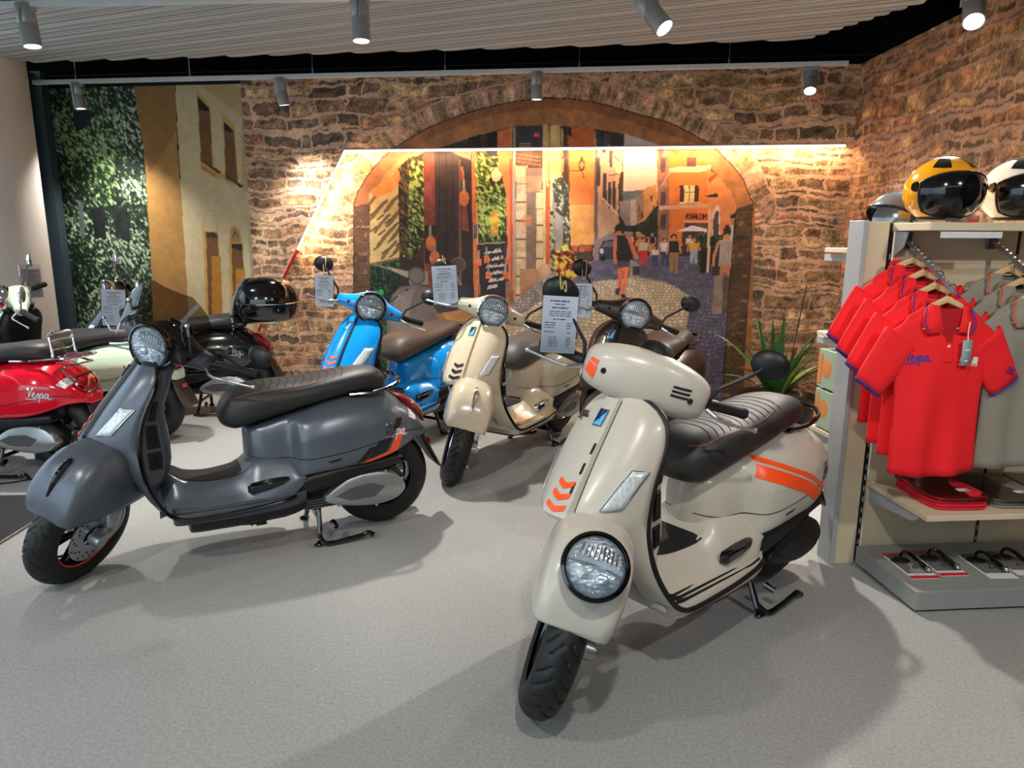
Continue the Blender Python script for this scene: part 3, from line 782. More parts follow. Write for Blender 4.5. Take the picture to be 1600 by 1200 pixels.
grey, S_grey = scooter('matte grey scooter with smoked fly screen, parked side-on at the left', -1.097, 3.302, 214.0, 50.0, dict(
    paint=P_grey, inner=P_greyin, bar=P_greyin, trim=M_blackg, deco='grey', ribs=True, sticker=True, screen=True, slots=M_orange, tie_edge=M_black,
    lamp_ring=M_blackg, rimline=M_rimred, floor=P_greyin, strip=P_greyin, lower=M_black, ld=.06, mirrors=True, no_mirror=-1, mir_off=(-.03,.02,-.1), hump_pad=False))
beige, S_beige = scooter('grey-beige scooter with headlamp on its front fender and orange stripes', .736, 2.963, 226.91, 45.9, dict(
    paint=P_beige, gtv=True, deco='beige', ribs=True, slots=M_orange, seamline=True, trim=M_black, hump_pad=True, cvt=M_black, cvt2=M_black, script_mat=M_black, pipe=M_stitch, rail=M_blackg, seat=M_seat))
cream, S_cream = scooter('cream scooter with round chrome headlamp, between the blue and brown scooters', -.33, 5.131, 245.52, 40.0, dict(
    paint=P_cream, seat=M_seatgr, rim=M_chrome, crest=M_chrome, peg=M_chrome, strip=M_chrome, trim=M_blackg, hump_pad=True, ind_rim=M_chrome, shield_script=False))
blue, S_blue = scooter('bright blue scooter with brown seat against the stone wall', -1.161, 5.288, 245.69, 46.1, dict(
    paint=P_blue, seat=M_seatbr, inner=P_greyin, tie=P_blue, tie_edge=M_black, slots=M_orange, hump_pad=True, lamp_ring=M_blackg, trim=M_blackg, shield_script=False, pipe=M_stitch))
brown, S_brown = scooter('dark brown scooter behind the grey-beige scooter, brown seat', .531, 5.106, 243.43, 43.8, dict(
    paint=P_brown, seat=M_seatbr, bar=P_brown, tie=M_black, lamp_ring=M_blackg, trim=M_blackg, shield_script=False))
red, S_red = scooter('bright red scooter with folding chrome rack at the far left', -3.242, 3.794, 182.13, 0, dict(
    paint=P_red, seat=M_seat, rack='chrome', lamp_trim=M_chrome, lw=1.25, sticker=True, rim=M_alu))
mint, S_mint = scooter('mint green scooter facing the round white column', -3.155, 4.525, 178.6, 40, dict(
    paint=P_mint, seat=M_seat, crest=M_chrome, mstem=M_chrome, mhouse=M_chrome, dash=M_chrome, inner=M_black, mud=mat('mudguard_brown', (46,36,33), .5), rack=None, rail=M_chrome))
black, S_black = scooter('black scooter with glossy top case, behind the grey scooter', -2.907, 5.396, 191.66, 38, dict(
    paint=P_black, seat=M_seat, topcase=True, mstem=M_chrome, mhouse=M_chrome, mud=mat('mudguard_brown', (46,36,33), .5)))
# printed wall pictures, in metres along and up the wall
STREET = [
('v',((-2.246,1.685),(-2.2,1.806),(-2.106,1.943),(-1.972,2.088),(-1.836,2.184),(-1.691,2.267),(-1.547,2.339),(-1.32,2.419),(-1.07,2.487),(-.823,2.534),(-.606,2.556),(-.487,2.559),(-.31,2.545),(-.15,2.522),(.01,2.484),(.25,2.414),(.487,2.35),(.647,2.273),(.833,2.174),(1.013,2.01),(1.108,1.898),(1.181,1.738),(1.227,1.681)),.17),
('p',((-2.327,-.194),(-2.246,1.685),(-2.2,1.806),(-2.106,1.943),(-1.972,2.088),(-1.836,2.184),(-1.691,2.267),(-1.547,2.339),(-1.32,2.419),(-1.07,2.487),(-.823,2.534),(-.606,2.556),(-.487,2.559),(-.31,2.545),(-.15,2.522),(.01,2.484),(.25,2.414),(.487,2.35),(.647,2.273),(.833,2.174),(1.013,2.01),(1.108,1.898),(1.181,1.738),(1.227,1.681),(1.308,-.063)),(176,118,74),.1),
('p',((-2.246,1.685),(-2.2,1.806),(-2.106,1.943),(-1.972,2.088),(-1.836,2.184),(-1.691,2.267),(-1.547,2.339),(-1.32,2.419),(-1.07,2.487),(-.823,2.534),(-.487,2.559),(-.15,2.522),(.01,2.484),(.25,2.414),(.487,2.35),(.647,2.273),(.833,2.174),(.851,2.144),(.518,2.249),(.199,2.355),(-.147,2.446),(-.497,2.488),(-.822,2.463),(-1.153,2.396),(-1.491,2.275),(-1.78,2.119),(-1.96,1.942),(-2.087,1.668)),(150,98,62),.1),
('p',((-2.169,-.188),(-2.104,1.696),(-1.949,1.898),(-1.777,2.033),(-1.631,2.123),(-1.454,2.174),(-1.21,2.245),(-.96,2.31),(-.8,2.344),(-.494,2.35),(-.128,2.314),(.113,2.27),(.417,2.179),(.642,2.08),(.823,2.002),(.932,1.914),(1.028,1.795),(1.083,1.66),(1.071,.891),(1.089,-.071)),(70,52,46),.1),
('p',((-2.099,1.806),(-1.812,2.012),(-1.829,1.236),(-2.117,1.177)),(190,164,112),.06),
('l',((-2.097,1.707),(-2.023,1.795),(-1.963,1.849)),.028,(112,92,58)),
('l',((-1.889,1.411),(-1.815,1.501),(-1.755,1.557)),.028,(112,92,58)),
('l',((-1.946,1.646),(-1.873,1.734),(-1.813,1.789)),.028,(112,92,58)),
('l',((-2.021,1.348),(-1.947,1.439),(-1.886,1.495)),.028,(112,92,58)),
('l',((-2.078,1.584),(-2.004,1.673),(-1.943,1.728)),.028,(112,92,58)),
('l',((-1.869,1.287),(-1.795,1.378),(-1.735,1.434)),.028,(112,92,58)),
('l',((-1.927,1.523),(-1.853,1.612),(-1.793,1.668)),.028,(112,92,58)),
('l',((-2.002,1.224),(-1.927,1.315),(-1.866,1.372)),.028,(112,92,58)),
('l',((-2.059,1.461),(-1.985,1.551),(-1.924,1.607)),.028,(112,92,58)),
('l',((-1.833,1.695),(-1.761,1.783),(-1.701,1.837)),.028,(112,92,58)),
('l',((-1.907,1.4),(-1.833,1.49),(-1.773,1.546)),.028,(112,92,58)),
('l',((-1.964,1.634),(-1.891,1.723),(-1.831,1.778)),.028,(112,92,58)),
('l',((-2.04,1.337),(-1.965,1.428),(-1.904,1.484)),.028,(112,92,58)),
('l',((-2.096,1.573),(-2.022,1.662),(-1.961,1.717)),.028,(112,92,58)),
('l',((-1.887,1.276),(-1.813,1.367),(-1.753,1.423)),.028,(112,92,58)),
('l',((-1.945,1.512),(-1.871,1.601),(-1.811,1.657)),.028,(112,92,58)),
('l',((-2.101,1.601),(-2.047,1.64)),.017,(96,80,50)),
('l',((-1.937,1.372),(-1.883,1.411)),.017,(96,80,50)),
('l',((-2.031,1.568),(-1.977,1.607)),.017,(96,80,50)),
('l',((-1.867,1.338),(-1.813,1.378)),.017,(96,80,50)),
('l',((-1.962,1.534),(-1.907,1.573)),.017,(96,80,50)),
('l',((-2.071,1.303),(-2.016,1.343)),.017,(96,80,50)),
('l',((-1.892,1.501),(-1.838,1.54)),.017,(96,80,50)),
('l',((-2,1.269),(-1.945,1.309)),.017,(96,80,50)),
('l',((-2.094,1.467),(-2.04,1.506)),.017,(96,80,50)),
('l',((-1.93,1.236),(-1.875,1.276)),.017,(96,80,50)),
('l',((-2.024,1.433),(-1.97,1.473)),.017,(96,80,50)),
('l',((-1.859,1.202),(-1.805,1.242)),.017,(96,80,50)),
('l',((-2.124,1.171),(-1.829,1.231)),.017,(120,90,60)),
('l',((-1.809,1.914),(-1.829,1.225)),.011,(110,84,50)),
('p',((-2.099,1.806),(-1.961,1.904),(-1.807,2.011),(-1.811,1.86),(-2.025,1.751)),(206,128,66),.1),
('f',((-2.118,1.165),(-1.746,1.226),(-1.698,.789),(-1.782,-.174),(-2.169,-.188)),(14,24,16),(26,52,34),(58,110,54),.45),
('f',((-2.127,.928),(-1.993,.948),(-2.001,.726),(-2.136,.694)),(20,70,30),(40,150,60),(90,200,100),.7),
('p',((-1.83,2.012),(-1.562,2.138),(-1.557,1.25),(-1.636,.848),(-1.846,.845)),(52,34,26),.2),
('f',((-1.83,2.012),(-1.724,2.097),(-1.585,2.122),(-1.569,1.804),(-1.549,1.64),(-1.625,1.362),(-1.688,1.203),(-1.828,1.248)),(40,30,20),(78,104,40),(166,184,98),.62),
('f',((-1.83,2.012),(-1.724,2.075),(-1.757,1.248),(-1.84,1.248)),(30,24,20),(70,60,34),(120,90,50),.4),
('e',(-1.843,1.941),.028,.057,(230,120,60),.05),
('e',(-1.566,1.967),.04,.08,(226,120,70),.05),
('e',(-1.525,2.009),.028,.091,(210,96,60),.05),
('p',((-1.597,2.138),(-1.505,2.159),(-1.498,1.25),(-1.541,.85),(-1.625,.849)),(122,62,52),.12),
('p',((-1.591,1.859),(-1.522,1.858),(-1.529,1.518),(-1.598,1.518)),(134,66,58),.14),
('p',((-1.604,1.518),(-1.505,1.518),(-1.511,1.182),(-1.611,1.181)),(46,36,38),.1),
('p',((-1.505,2.159),(-1.267,2.219),(-1.27,.797),(-1.507,.793)),(58,46,46),.12),
('l',((-1.46,2.148),(-1.476,.851)),.009,(40,32,33)),
('l',((-1.397,2.147),(-1.411,.852)),.009,(40,32,33)),
('l',((-1.335,2.146),(-1.346,.853)),.009,(40,32,33)),
('p',((-1.285,2.071),(-1.257,2.071),(-1.27,.797),(-1.3,.796)),(112,80,62),.1),
('p',((-1.267,2.188),(-1.166,2.218),(-1.164,.798),(-1.27,.797)),(48,36,36),.15),
('l',((-1.258,2.007),(-1.237,1.803),(-1.217,1.475)),.023,(150,82,70)),
('p',((-1.26,1.803),(-1.214,1.803),(-1.217,1.475),(-1.263,1.475)),(132,66,58),.2),
('p',((-1.397,2.163),(-1.183,2.161),(-1.184,2.071),(-1.268,2.103)),(190,120,90),.1),
('p',((-1.177,2.15),(-1.121,2.16),(-1.118,.799),(-1.159,.798)),(196,112,66),.1),
('l',((-1.133,2.07),(-1.126,1.365)),.011,(230,160,100)),
('p',((-1.159,1.53),(-1.125,1.53),(-1.126,1.409),(-1.16,1.409)),(70,80,110),.2),
('e',(-1.516,1.233),.045,.068,(214,120,66),.15),
('l',((-1.519,1.379),(-1.515,1.29)),.023,(150,140,130)),
('e',(-1.549,1.362),.045,.068,(214,120,66),.15),
('l',((-1.552,1.507),(-1.548,1.418)),.023,(150,140,130)),
('e',(-1.243,1.749),.045,.068,(214,120,66),.15),
('l',((-1.247,1.889),(-1.243,1.803)),.023,(150,140,130)),
('p',((-1.132,2.218),(-.877,2.303),(-.84,1.366),(-1.115,1.365)),(70,44,34),.15),
('f',((-1.144,2.123),(-.96,2.216),(-.876,2.004),(-.836,1.694),(-.841,1.421),(-.874,1.366),(-1.103,1.376),(-1.135,1.749)),(44,36,24),(86,120,44),(178,194,104),.62),
('p',((-1.21,2.25),(-1.087,2.28),(-1.088,2.149),(-1.183,2.15)),(44,38,36),.3),
('p',((-1.043,2.285),(-.948,2.31),(-.943,2.095),(-1.032,2.096)),(30,30,30),.2),
('p',((-1.011,1.64),(-.943,1.64),(-.943,1.432),(-1.011,1.432)),(196,150,60),.2),
('e',(-.96,1.952),.051,.062,(240,200,150),.1),
('l',((-.96,2.026),(-1.01,1.952),(-.988,1.883),(-.926,1.882),(-.904,1.952),(-.96,2.026)),.009,(40,34,30)),
('l',((-.96,2.058),(-.96,2.016)),.017,(40,34,30)),
('p',((-.948,2.304),(-.822,2.339),(-.792,.862),(-.839,.861),(-.876,1.802),(-.943,2.068)),(214,120,70),.08),
('l',((-.805,2.328),(-.787,.862)),.023,(150,140,136)),
('l',((-.832,2.067),(-.816,.861)),.017,(170,78,56)),
('p',((-.789,2.344),(-.56,2.345),(-.557,2.159),(-.788,2.151)),(62,58,64),.08),
('p',((-.63,2.285),(-.591,2.284),(-.591,2.258),(-.629,2.259)),(220,70,60),.1),
('l',((-.755,2.198),(-.656,2.197)),.007,(190,150,110)),
('l',((-.755,2.177),(-.656,2.176)),.007,(190,150,110)),
('p',((-.788,2.151),(-.568,2.159),(-.566,2.002),(-.776,2.041)),(92,62,48),.15),
('l',((-.788,2.12),(-.578,2.086)),.011,(130,92,70)),
('l',((-.787,2.088),(-.578,2.055)),.011,(130,92,70)),
('l',((-.787,2.057),(-.577,2.023)),.011,(130,92,70)),
('p',((-.56,2.351),(-.386,2.343),(-.376,1.8),(-.415,.868),(-.54,.866)),(206,176,120),.08),
('l',((-.505,2.345),(-.483,.866)),.009,(120,90,60)),
('l',((-.408,2.338),(-.376,1.8)),.009,(90,70,50)),
('p',((-.787,2.025),(-.688,2.024),(-.677,.863),(-.781,.862)),(190,158,120),.08),
('p',((-.782,2.014),(-.71,2.014),(-.709,1.887),(-.781,1.887)),(206,176,138),.1),
('l',((-.787,2.025),(-.699,2.024)),.011,(104,78,58)),
('p',((-.775,1.86),(-.714,1.86),(-.713,1.731),(-.774,1.732)),(198,168,138),.1),
('l',((-.786,1.871),(-.697,1.871)),.011,(104,78,58)),
('p',((-.78,1.705),(-.718,1.705),(-.717,1.575),(-.779,1.575)),(206,176,138),.1),
('l',((-.785,1.715),(-.696,1.715)),.011,(104,78,58)),
('p',((-.773,1.547),(-.706,1.547),(-.705,1.416),(-.773,1.416)),(198,168,138),.1),
('l',((-.785,1.558),(-.695,1.558)),.011,(104,78,58)),
('p',((-.778,1.388),(-.71,1.389),(-.709,1.256),(-.777,1.256)),(206,176,138),.1),
('l',((-.784,1.399),(-.693,1.4)),.011,(104,78,58)),
('p',((-.772,1.228),(-.715,1.228),(-.714,1.094),(-.771,1.094)),(198,168,138),.1),
('l',((-.783,1.239),(-.692,1.24)),.011,(104,78,58)),
('p',((-.776,1.066),(-.702,1.067),(-.701,.931),(-.776,.93)),(206,176,138),.1),
('l',((-.782,1.077),(-.691,1.078)),.011,(104,78,58)),
('p',((-.77,.902),(-.706,.903),(-.705,.766),(-.769,.765)),(198,168,138),.1),
('l',((-.781,.913),(-.689,.914)),.011,(104,78,58)),
('p',((-.698,2.003),(-.555,2.002),(-.552,.865),(-.689,.863)),(122,96,84),.08),
('p',((-.698,1.934),(-.565,1.933),(-.563,1.801),(-.697,1.801)),(150,118,92),.1),
('l',((-.717,1.596),(-.65,1.596)),.008,(196,120,80)),
('l',((-.717,1.58),(-.65,1.58)),.008,(196,120,80)),
('l',((-.717,1.564),(-.65,1.564)),.008,(196,120,80)),
('l',((-.717,1.547),(-.65,1.548)),.008,(196,120,80)),
('l',((-.717,1.531),(-.65,1.531)),.008,(196,120,80)),
('l',((-.717,1.515),(-.649,1.515)),.008,(196,120,80)),
('p',((-.608,1.801),(-.542,1.822),(-.53,.951),(-.598,.95)),(196,166,124),.08),
('p',((-.608,1.79),(-.558,1.79),(-.556,1.677),(-.606,1.677)),(208,178,136),.1),
('l',((-.613,1.801),(-.552,1.801)),.011,(110,84,62)),
('p',((-.606,1.651),(-.556,1.65),(-.555,1.537),(-.605,1.537)),(208,178,136),.1),
('l',((-.612,1.661),(-.551,1.661)),.011,(110,84,62)),
('p',((-.605,1.51),(-.554,1.51),(-.553,1.395),(-.603,1.395)),(208,178,136),.1),
('l',((-.61,1.52),(-.549,1.521)),.011,(110,84,62)),
('p',((-.603,1.367),(-.552,1.368),(-.551,1.252),(-.602,1.252)),(208,178,136),.1),
('l',((-.609,1.378),(-.547,1.379)),.011,(110,84,62)),
('p',((-.601,1.224),(-.551,1.224),(-.549,1.107),(-.6,1.107)),(208,178,136),.1),
('l',((-.607,1.235),(-.545,1.235)),.011,(110,84,62)),
('p',((-.6,1.079),(-.549,1.079),(-.547,.962),(-.598,.961)),(208,178,136),.1),
('l',((-.606,1.09),(-.543,1.091)),.011,(110,84,62)),
('l',((-.509,1.88),(-.498,1.091)),.04,(190,88,52)),
('l',((-.53,2.169),(-.509,1.854)),.017,(226,170,100)),
('p',((-.748,1.145),(-.431,1.148),(-.426,.867),(-.746,.862)),(172,126,92),.1),
('p',((-.578,1.157),(-.465,1.158),(-.438,.867),(-.574,.865)),(190,150,118),.1),
('e',(-.516,1.147),.062,.04,(200,164,130),.1),
('p',((-.47,1.853),(-.377,1.853),(-.358,.868),(-.449,.867)),(150,142,136),.08),
('f',((-.477,1.896),(-.4,1.927),(-.322,1.842),(-.299,1.532),(-.332,1.259),(-.372,1.586),(-.439,1.64)),(60,56,50),(104,112,86),(188,190,166),.6),
('f',((-.495,1.64),(-.45,1.64),(-.431,1.148),(-.474,1.036)),(60,50,40),(110,100,70),(170,160,120),.5),
('p',((-.354,2.332),(-.123,2.314),(-.1,1.316),(-.3,1.314)),(226,132,70),.05),
('p',((-.354,2.332),(-.123,2.314),(-.118,2.144),(-.35,2.146)),(196,104,56),.05),
('p',((-.319,1.693),(-.111,1.693),(-.101,1.348),(-.301,1.347)),(222,158,88),.06),
('p',((-.408,2.338),(-.321,2.327),(-.309,2.249),(-.363,2.271)),(40,34,32),.2),
('l',((-.353,2.322),(-.321,1.8)),.011,(110,70,40)),
('e',(-.223,2.02),.028,.051,(70,52,42),.1),
('l',((-.33,1.974),(-.216,1.973),(-.204,1.915)),.009,(60,46,40)),
('l',((-.224,2.083),(-.224,2.062)),.017,(60,46,40)),
('e',(-.223,2.02),.017,.028,(150,120,90),.1),
('p',((-.123,2.314),(.129,2.264),(.133,2.152),(.09,1.851),(.118,1.371),(-.033,1.261),(-.104,1.261)),(190,152,126),.06),
('p',((-.118,2.144),(-.091,2.144),(-.066,1.261),(-.099,1.261)),(120,92,84),.1),
('p',((-.105,2.082),(-.068,2.081),(-.061,1.852),(-.099,1.852)),(70,60,70),.15),
('p',((-.042,1.956),(-.01,1.956),(-.003,1.714),(-.035,1.714)),(70,60,70),.15),
('p',((.003,1.878),(.03,1.877),(.037,1.666),(.01,1.666)),(70,60,70),.15),
('p',((.041,1.888),(.067,1.888),(.076,1.645),(.048,1.645)),(70,60,70),.15),
('p',((.006,2.138),(.032,2.137),(.037,2.003),(.01,2.003)),(70,60,70),.15),
('p',((-.123,2.314),(.129,2.264),(.128,2.136),(.048,2.153),(-.007,2.184),(-.031,2.112),(-.103,2.175)),(60,52,56),.3),
('l',((-.036,1.746),(.093,1.613)),.014,(214,184,160)),
('l',((-.11,1.878),(-.082,1.841)),.011,(90,70,64)),
('p',((-.102,1.392),(.113,1.49),(.134,1.208),(-.097,1.195)),(140,120,124),.1),
('e',(.091,1.992),.028,.045,(224,196,150),.1),
('l',((.012,1.935),(.087,1.945)),.009,(70,60,60)),
('l',((.088,2.059),(.05,2.086)),.011,(70,60,60)),
('p',((.129,2.269),(.417,2.179),(.434,1.797),(.328,1.798),(.146,1.798)),(202,188,182),.02),
('p',((.122,2.152),(.418,2.149),(.433,1.839),(.274,1.808),(.135,1.809)),(226,198,180),.02),
('p',((.124,1.798),(.327,1.819),(.335,1.64),(.147,1.629)),(98,112,112),.12),
('p',((.106,1.719),(.202,1.735),(.236,1.415),(.116,1.414)),(150,132,128),.1),
('p',((.197,1.735),(.245,1.735),(.253,1.522),(.205,1.522)),(186,170,160),.05),
('p',((.244,1.745),(.337,1.839),(.41,1.86),(.441,1.416),(.258,1.415)),(206,146,84),.08),
('p',((.244,1.745),(.306,1.808),(.315,1.586),(.264,1.533)),(150,122,110),.12),
('p',((.268,1.682),(.285,1.682),(.287,1.634),(.27,1.634)),(110,80,66),.1),
('p',((.292,1.629),(.308,1.629),(.31,1.581),(.294,1.581)),(110,80,66),.1),
('p',((.361,1.766),(.377,1.766),(.379,1.719),(.363,1.719)),(110,80,66),.1),
('p',((.386,1.682),(.402,1.682),(.405,1.634),(.388,1.634)),(110,80,66),.1),
('p',((.396,2.179),(.79,2.022),(.844,1.991),(.883,1.349),(.444,1.346)),(222,124,58),.06),
('p',((.407,2.159),(.497,2.158),(.541,1.347),(.444,1.346)),(150,108,92),.12),
('p',((.432,2.077),(.474,2.076),(.48,1.953),(.438,1.953)),(88,66,66),.2),
('p',((.445,1.797),(.488,1.797),(.494,1.671),(.451,1.671)),(88,66,66),.2),
('p',((.454,1.608),(.497,1.608),(.503,1.48),(.46,1.48)),(88,66,66),.2),
('p',((.396,2.169),(.46,2.148),(.433,2.056)),(90,74,70),.1),
('p',((.51,1.994),(.843,2.012),(.846,1.961),(.512,1.953)),(232,182,142),.04),
('p',((.44,1.682),(.84,1.702),(.842,1.671),(.441,1.65)),(214,168,136),.04),
('l',((.512,1.953),(.448,1.839)),.011,(200,150,120)),
('p',((.647,2.075),(.725,2.074),(.729,1.997),(.651,1.998)),(92,56,52),.1),
('p',((.601,1.854),(.758,1.853),(.766,1.713),(.608,1.713)),(70,44,40),.1),
('p',((.638,1.848),(.722,1.848),(.729,1.718),(.645,1.718)),(236,206,140),.08),
('l',((.68,1.848),(.687,1.713)),.009,(150,110,70)),
('l',((.641,1.796),(.725,1.796)),.007,(150,110,70)),
('l',((.608,1.708),(.772,1.713)),.011,(236,200,160)),
('p',((.655,1.624),(.845,1.624),(.849,1.566),(.658,1.566)),(206,104,54),.05),
('l',((.694,1.61),(.672,1.61),(.673,1.582),(.696,1.582)),.009,(56,34,32)),
('l',((.701,1.579),(.711,1.613),(.723,1.579)),.009,(56,34,32)),
('l',((.705,1.591),(.718,1.591)),.009,(56,34,32)),
('l',((.729,1.579),(.727,1.613),(.749,1.613),(.75,1.596),(.728,1.596)),.009,(56,34,32)),
('l',((.737,1.596),(.751,1.579)),.009,(56,34,32)),
('l',((.755,1.613),(.757,1.579),(.779,1.579)),.009,(56,34,32)),
('l',((.783,1.613),(.805,1.613),(.807,1.579),(.785,1.579),(.783,1.613)),.009,(56,34,32)),
('l',((.812,1.579),(.81,1.613),(.822,1.593),(.832,1.613),(.834,1.579)),.009,(56,34,32)),
('p',((.66,1.539),(.85,1.54),(.861,1.349),(.67,1.347)),(96,66,58),.15),
('l',((.659,1.555),(.849,1.555)),.011,(230,190,160)),
('p',((.599,1.475),(.724,1.523),(.842,1.492),(.844,1.471)),(232,226,226),.03),
('p',((.813,1.992),(.932,1.909),(1.028,1.795),(1.083,1.66),(1.106,1.163),(1.035,1.108),(.883,1.161)),(226,142,84),.06),
('p',((.904,1.161),(.879,1.587),(.895,1.66),(.925,1.692),(.944,1.639),(.974,1.161)),(226,206,190),.04),
('p',((.91,1.161),(.891,1.561),(.907,1.639),(.933,1.639),(.963,1.161)),(96,74,66),.12),
('p',((.816,1.765),(.914,1.785),(.921,1.754),(.837,1.754)),(50,44,44),.1),
('p',((.829,1.899),(.898,1.96),(.91,1.929),(.841,1.868)),(170,84,52),.1),
('p',((.091,1.682),(.115,1.597),(.167,1.522),(.242,1.522),(.327,1.565),(.388,1.65),(.429,1.692),(.441,1.416),(.333,1.426),(.288,1.469),(.169,1.469),(.112,1.522)),(42,50,38),.35),
('c',((-.781,.862),(-.42,1.148),(-.087,1.217),(.122,1.235),(.861,1.268),(1.113,1.055),(1.188,-.068),(-1.414,-.161),(-1.165,.683)),(186,168,148),(132,124,134),(98,90,98),.055),
('c',((-.441,1.092),(-.087,1.217),(.121,1.263),(.887,1.268),(1.06,1.054),(1.133,-.07),(.577,-.09),(.665,.605),(.748,.886),(.523,1.048),(.303,1.089),(-.137,1.04)),(126,120,138),(98,96,120),(70,68,86),.05),
('c',((-.815,.689),(-.416,.952),(-.082,1.04),(.304,1.078),(.579,1.021),(.758,.913),(.709,.606),(.328,.484),(.123,-.106),(-1.414,-.161),(-1.226,.447)),(228,210,180),(206,184,152),(150,126,104),.06),
('p',((-.061,1.305),(-.025,1.392),(.116,1.409),(.151,1.35),(.155,1.241),(-.054,1.228)),(52,52,66),.1),
('p',((-.035,1.338),(-.003,1.381),(.084,1.387),(.086,1.339)),(92,98,110),.08),
('e',(-.034,1.305),.017,.023,(200,196,190),.05),
('e',(-.015,1.24),.023,.023,(24,24,28),.05),
('p',((-.301,1.347),(-.102,1.359),(-.109,1.239),(-.287,1.215)),(76,56,50),.3),
('p',((-.295,1.347),(-.245,1.347),(-.244,1.298),(-.294,1.298)),(170,86,56),.2),
('p',((-.228,1.348),(-.179,1.348),(-.177,1.299),(-.227,1.298)),(170,86,56),.2),
('p',((-.173,1.348),(-.123,1.348),(-.122,1.299),(-.172,1.299)),(170,86,56),.2),
('f',((-.445,1.302),(-.301,1.347),(-.254,1.26),(-.228,1.094),(-.339,1.037),(-.43,1.103)),(60,40,30),(176,60,60),(214,190,70),.6),
('f',((-.39,1.369),(-.323,1.369),(-.311,1.303),(-.378,1.303)),(120,110,40),(190,180,60),(230,220,110),.6),
('p',((.642,1.47),(.769,1.471),(.78,1.278),(.652,1.277)),(70,52,48),.3),
('f',((.761,1.439),(.845,1.45),(.874,1.133),(.8,1.116)),(24,34,22),(44,60,36),(84,104,60),.5),
('e',(.208,1.437),.014,.011,(50,36,32),.05),
('e',(.208,1.434),.01,.008,(206,140,104),.05),
('p',((.184,1.423),(.233,1.424),(.231,1.377),(.19,1.377)),(226,190,170),.05),
('l',((.183,1.419),(.18,1.377)),.009,(206,140,104)),
('l',((.234,1.419),(.239,1.38)),.009,(206,140,104)),
('p',((.189,1.38),(.231,1.38),(.231,1.307),(.218,1.307),(.211,1.363),(.207,1.307),(.195,1.307)),(200,60,60),.06),
('e',(.29,1.415),.016,.013,(50,36,32),.05),
('e',(.29,1.411),.011,.009,(206,140,104),.05),
('p',((.264,1.398),(.318,1.399),(.316,1.345),(.27,1.345)),(196,150,110),.05),
('l',((.263,1.394),(.259,1.345)),.01,(206,140,104)),
('l',((.319,1.394),(.325,1.349)),.01,(206,140,104)),
('p',((.27,1.348),(.316,1.349),(.317,1.264),(.302,1.264),(.294,1.329),(.29,1.264),(.277,1.264)),(190,60,54),.06),
('e',(.391,1.446),.014,.015,(120,90,60),.05),
('e',(.392,1.441),.01,.011,(206,140,104),.05),
('p',((.368,1.428),(.416,1.428),(.415,1.367),(.374,1.367)),(40,36,40),.05),
('l',((.367,1.422),(.365,1.367)),.009,(206,140,104)),
('l',((.418,1.422),(.424,1.371)),.009,(206,140,104)),
('p',((.374,1.371),(.415,1.371),(.417,1.276),(.404,1.276),(.396,1.349),(.393,1.275),(.381,1.275)),(190,140,110),.06),
('e',(.323,1.404),.022,.019,(50,36,32),.05),
('e',(.323,1.398),.016,.014,(206,140,104),.05),
('p',((.286,1.38),(.362,1.381),(.359,1.302),(.295,1.302)),(206,190,158),.05),
('l',((.285,1.373),(.28,1.302)),.014,(206,140,104)),
('l',((.364,1.374),(.373,1.307)),.014,(206,140,104)),
('p',((.295,1.307),(.359,1.307),(.361,1.183),(.34,1.183),(.328,1.278),(.323,1.182),(.305,1.182)),(214,52,56),.06),
('e',(.423,1.335),.018,.012,(50,36,32),.05),
('e',(.423,1.331),.013,.009,(206,140,104),.05),
('p',((.394,1.319),(.454,1.32),(.451,1.268),(.401,1.267)),(224,214,210),.05),
('l',((.393,1.314),(.389,1.267)),.011,(206,140,104)),
('l',((.455,1.315),(.462,1.271)),.011,(206,140,104)),
('p',((.401,1.271),(.451,1.271),(.452,1.189),(.436,1.189),(.427,1.252),(.423,1.189),(.408,1.189)),(66,72,108),.06),
('e',(.501,1.4),.024,.018,(50,36,32),.05),
('e',(.501,1.394),.017,.013,(206,140,104),.05),
('p',((.462,1.377),(.542,1.377),(.54,1.301),(.472,1.3)),(222,214,216),.05),
('l',((.46,1.37),(.456,1.3)),.015,(206,140,104)),
('l',((.544,1.37),(.554,1.306)),.015,(206,140,104)),
('p',((.472,1.305),(.539,1.305),(.542,1.184),(.519,1.184),(.507,1.277),(.502,1.184),(.482,1.184)),(62,70,116),.06),
('e',(.575,1.426),.027,.026,(50,36,32),.05),
('e',(.575,1.418),.019,.019,(206,140,104),.05),
('p',((.531,1.394),(.622,1.394),(.62,1.288),(.543,1.287)),(40,40,44),.05),
('l',((.53,1.384),(.525,1.287)),.017,(206,140,104)),
('l',((.624,1.385),(.636,1.295)),.017,(206,140,104)),
('p',((.543,1.294),(.62,1.294),(.625,1.125),(.599,1.125),(.583,1.255),(.579,1.125),(.557,1.125)),(164,124,84),.06),
('e',(.708,1.436),.018,.015,(50,36,32),.05),
('e',(.708,1.432),.013,.011,(206,140,104),.05),
('p',((.679,1.418),(.738,1.418),(.737,1.359),(.687,1.358)),(226,214,206),.05),
('l',((.678,1.413),(.676,1.358)),.011,(206,140,104)),
('l',((.739,1.413),(.747,1.362)),.011,(206,140,104)),
('p',((.687,1.362),(.736,1.362),(.739,1.267),(.723,1.267),(.713,1.34),(.71,1.267),(.696,1.267)),(60,52,56),.06),
('e',(.741,1.402),.024,.017,(150,110,60),.05),
('e',(.742,1.397),.017,.013,(206,140,104),.05),
('p',((.703,1.381),(.782,1.381),(.78,1.311),(.713,1.31)),(232,172,52),.05),
('l',((.701,1.374),(.697,1.31)),.015,(206,140,104)),
('l',((.784,1.375),(.794,1.315)),.015,(206,140,104)),
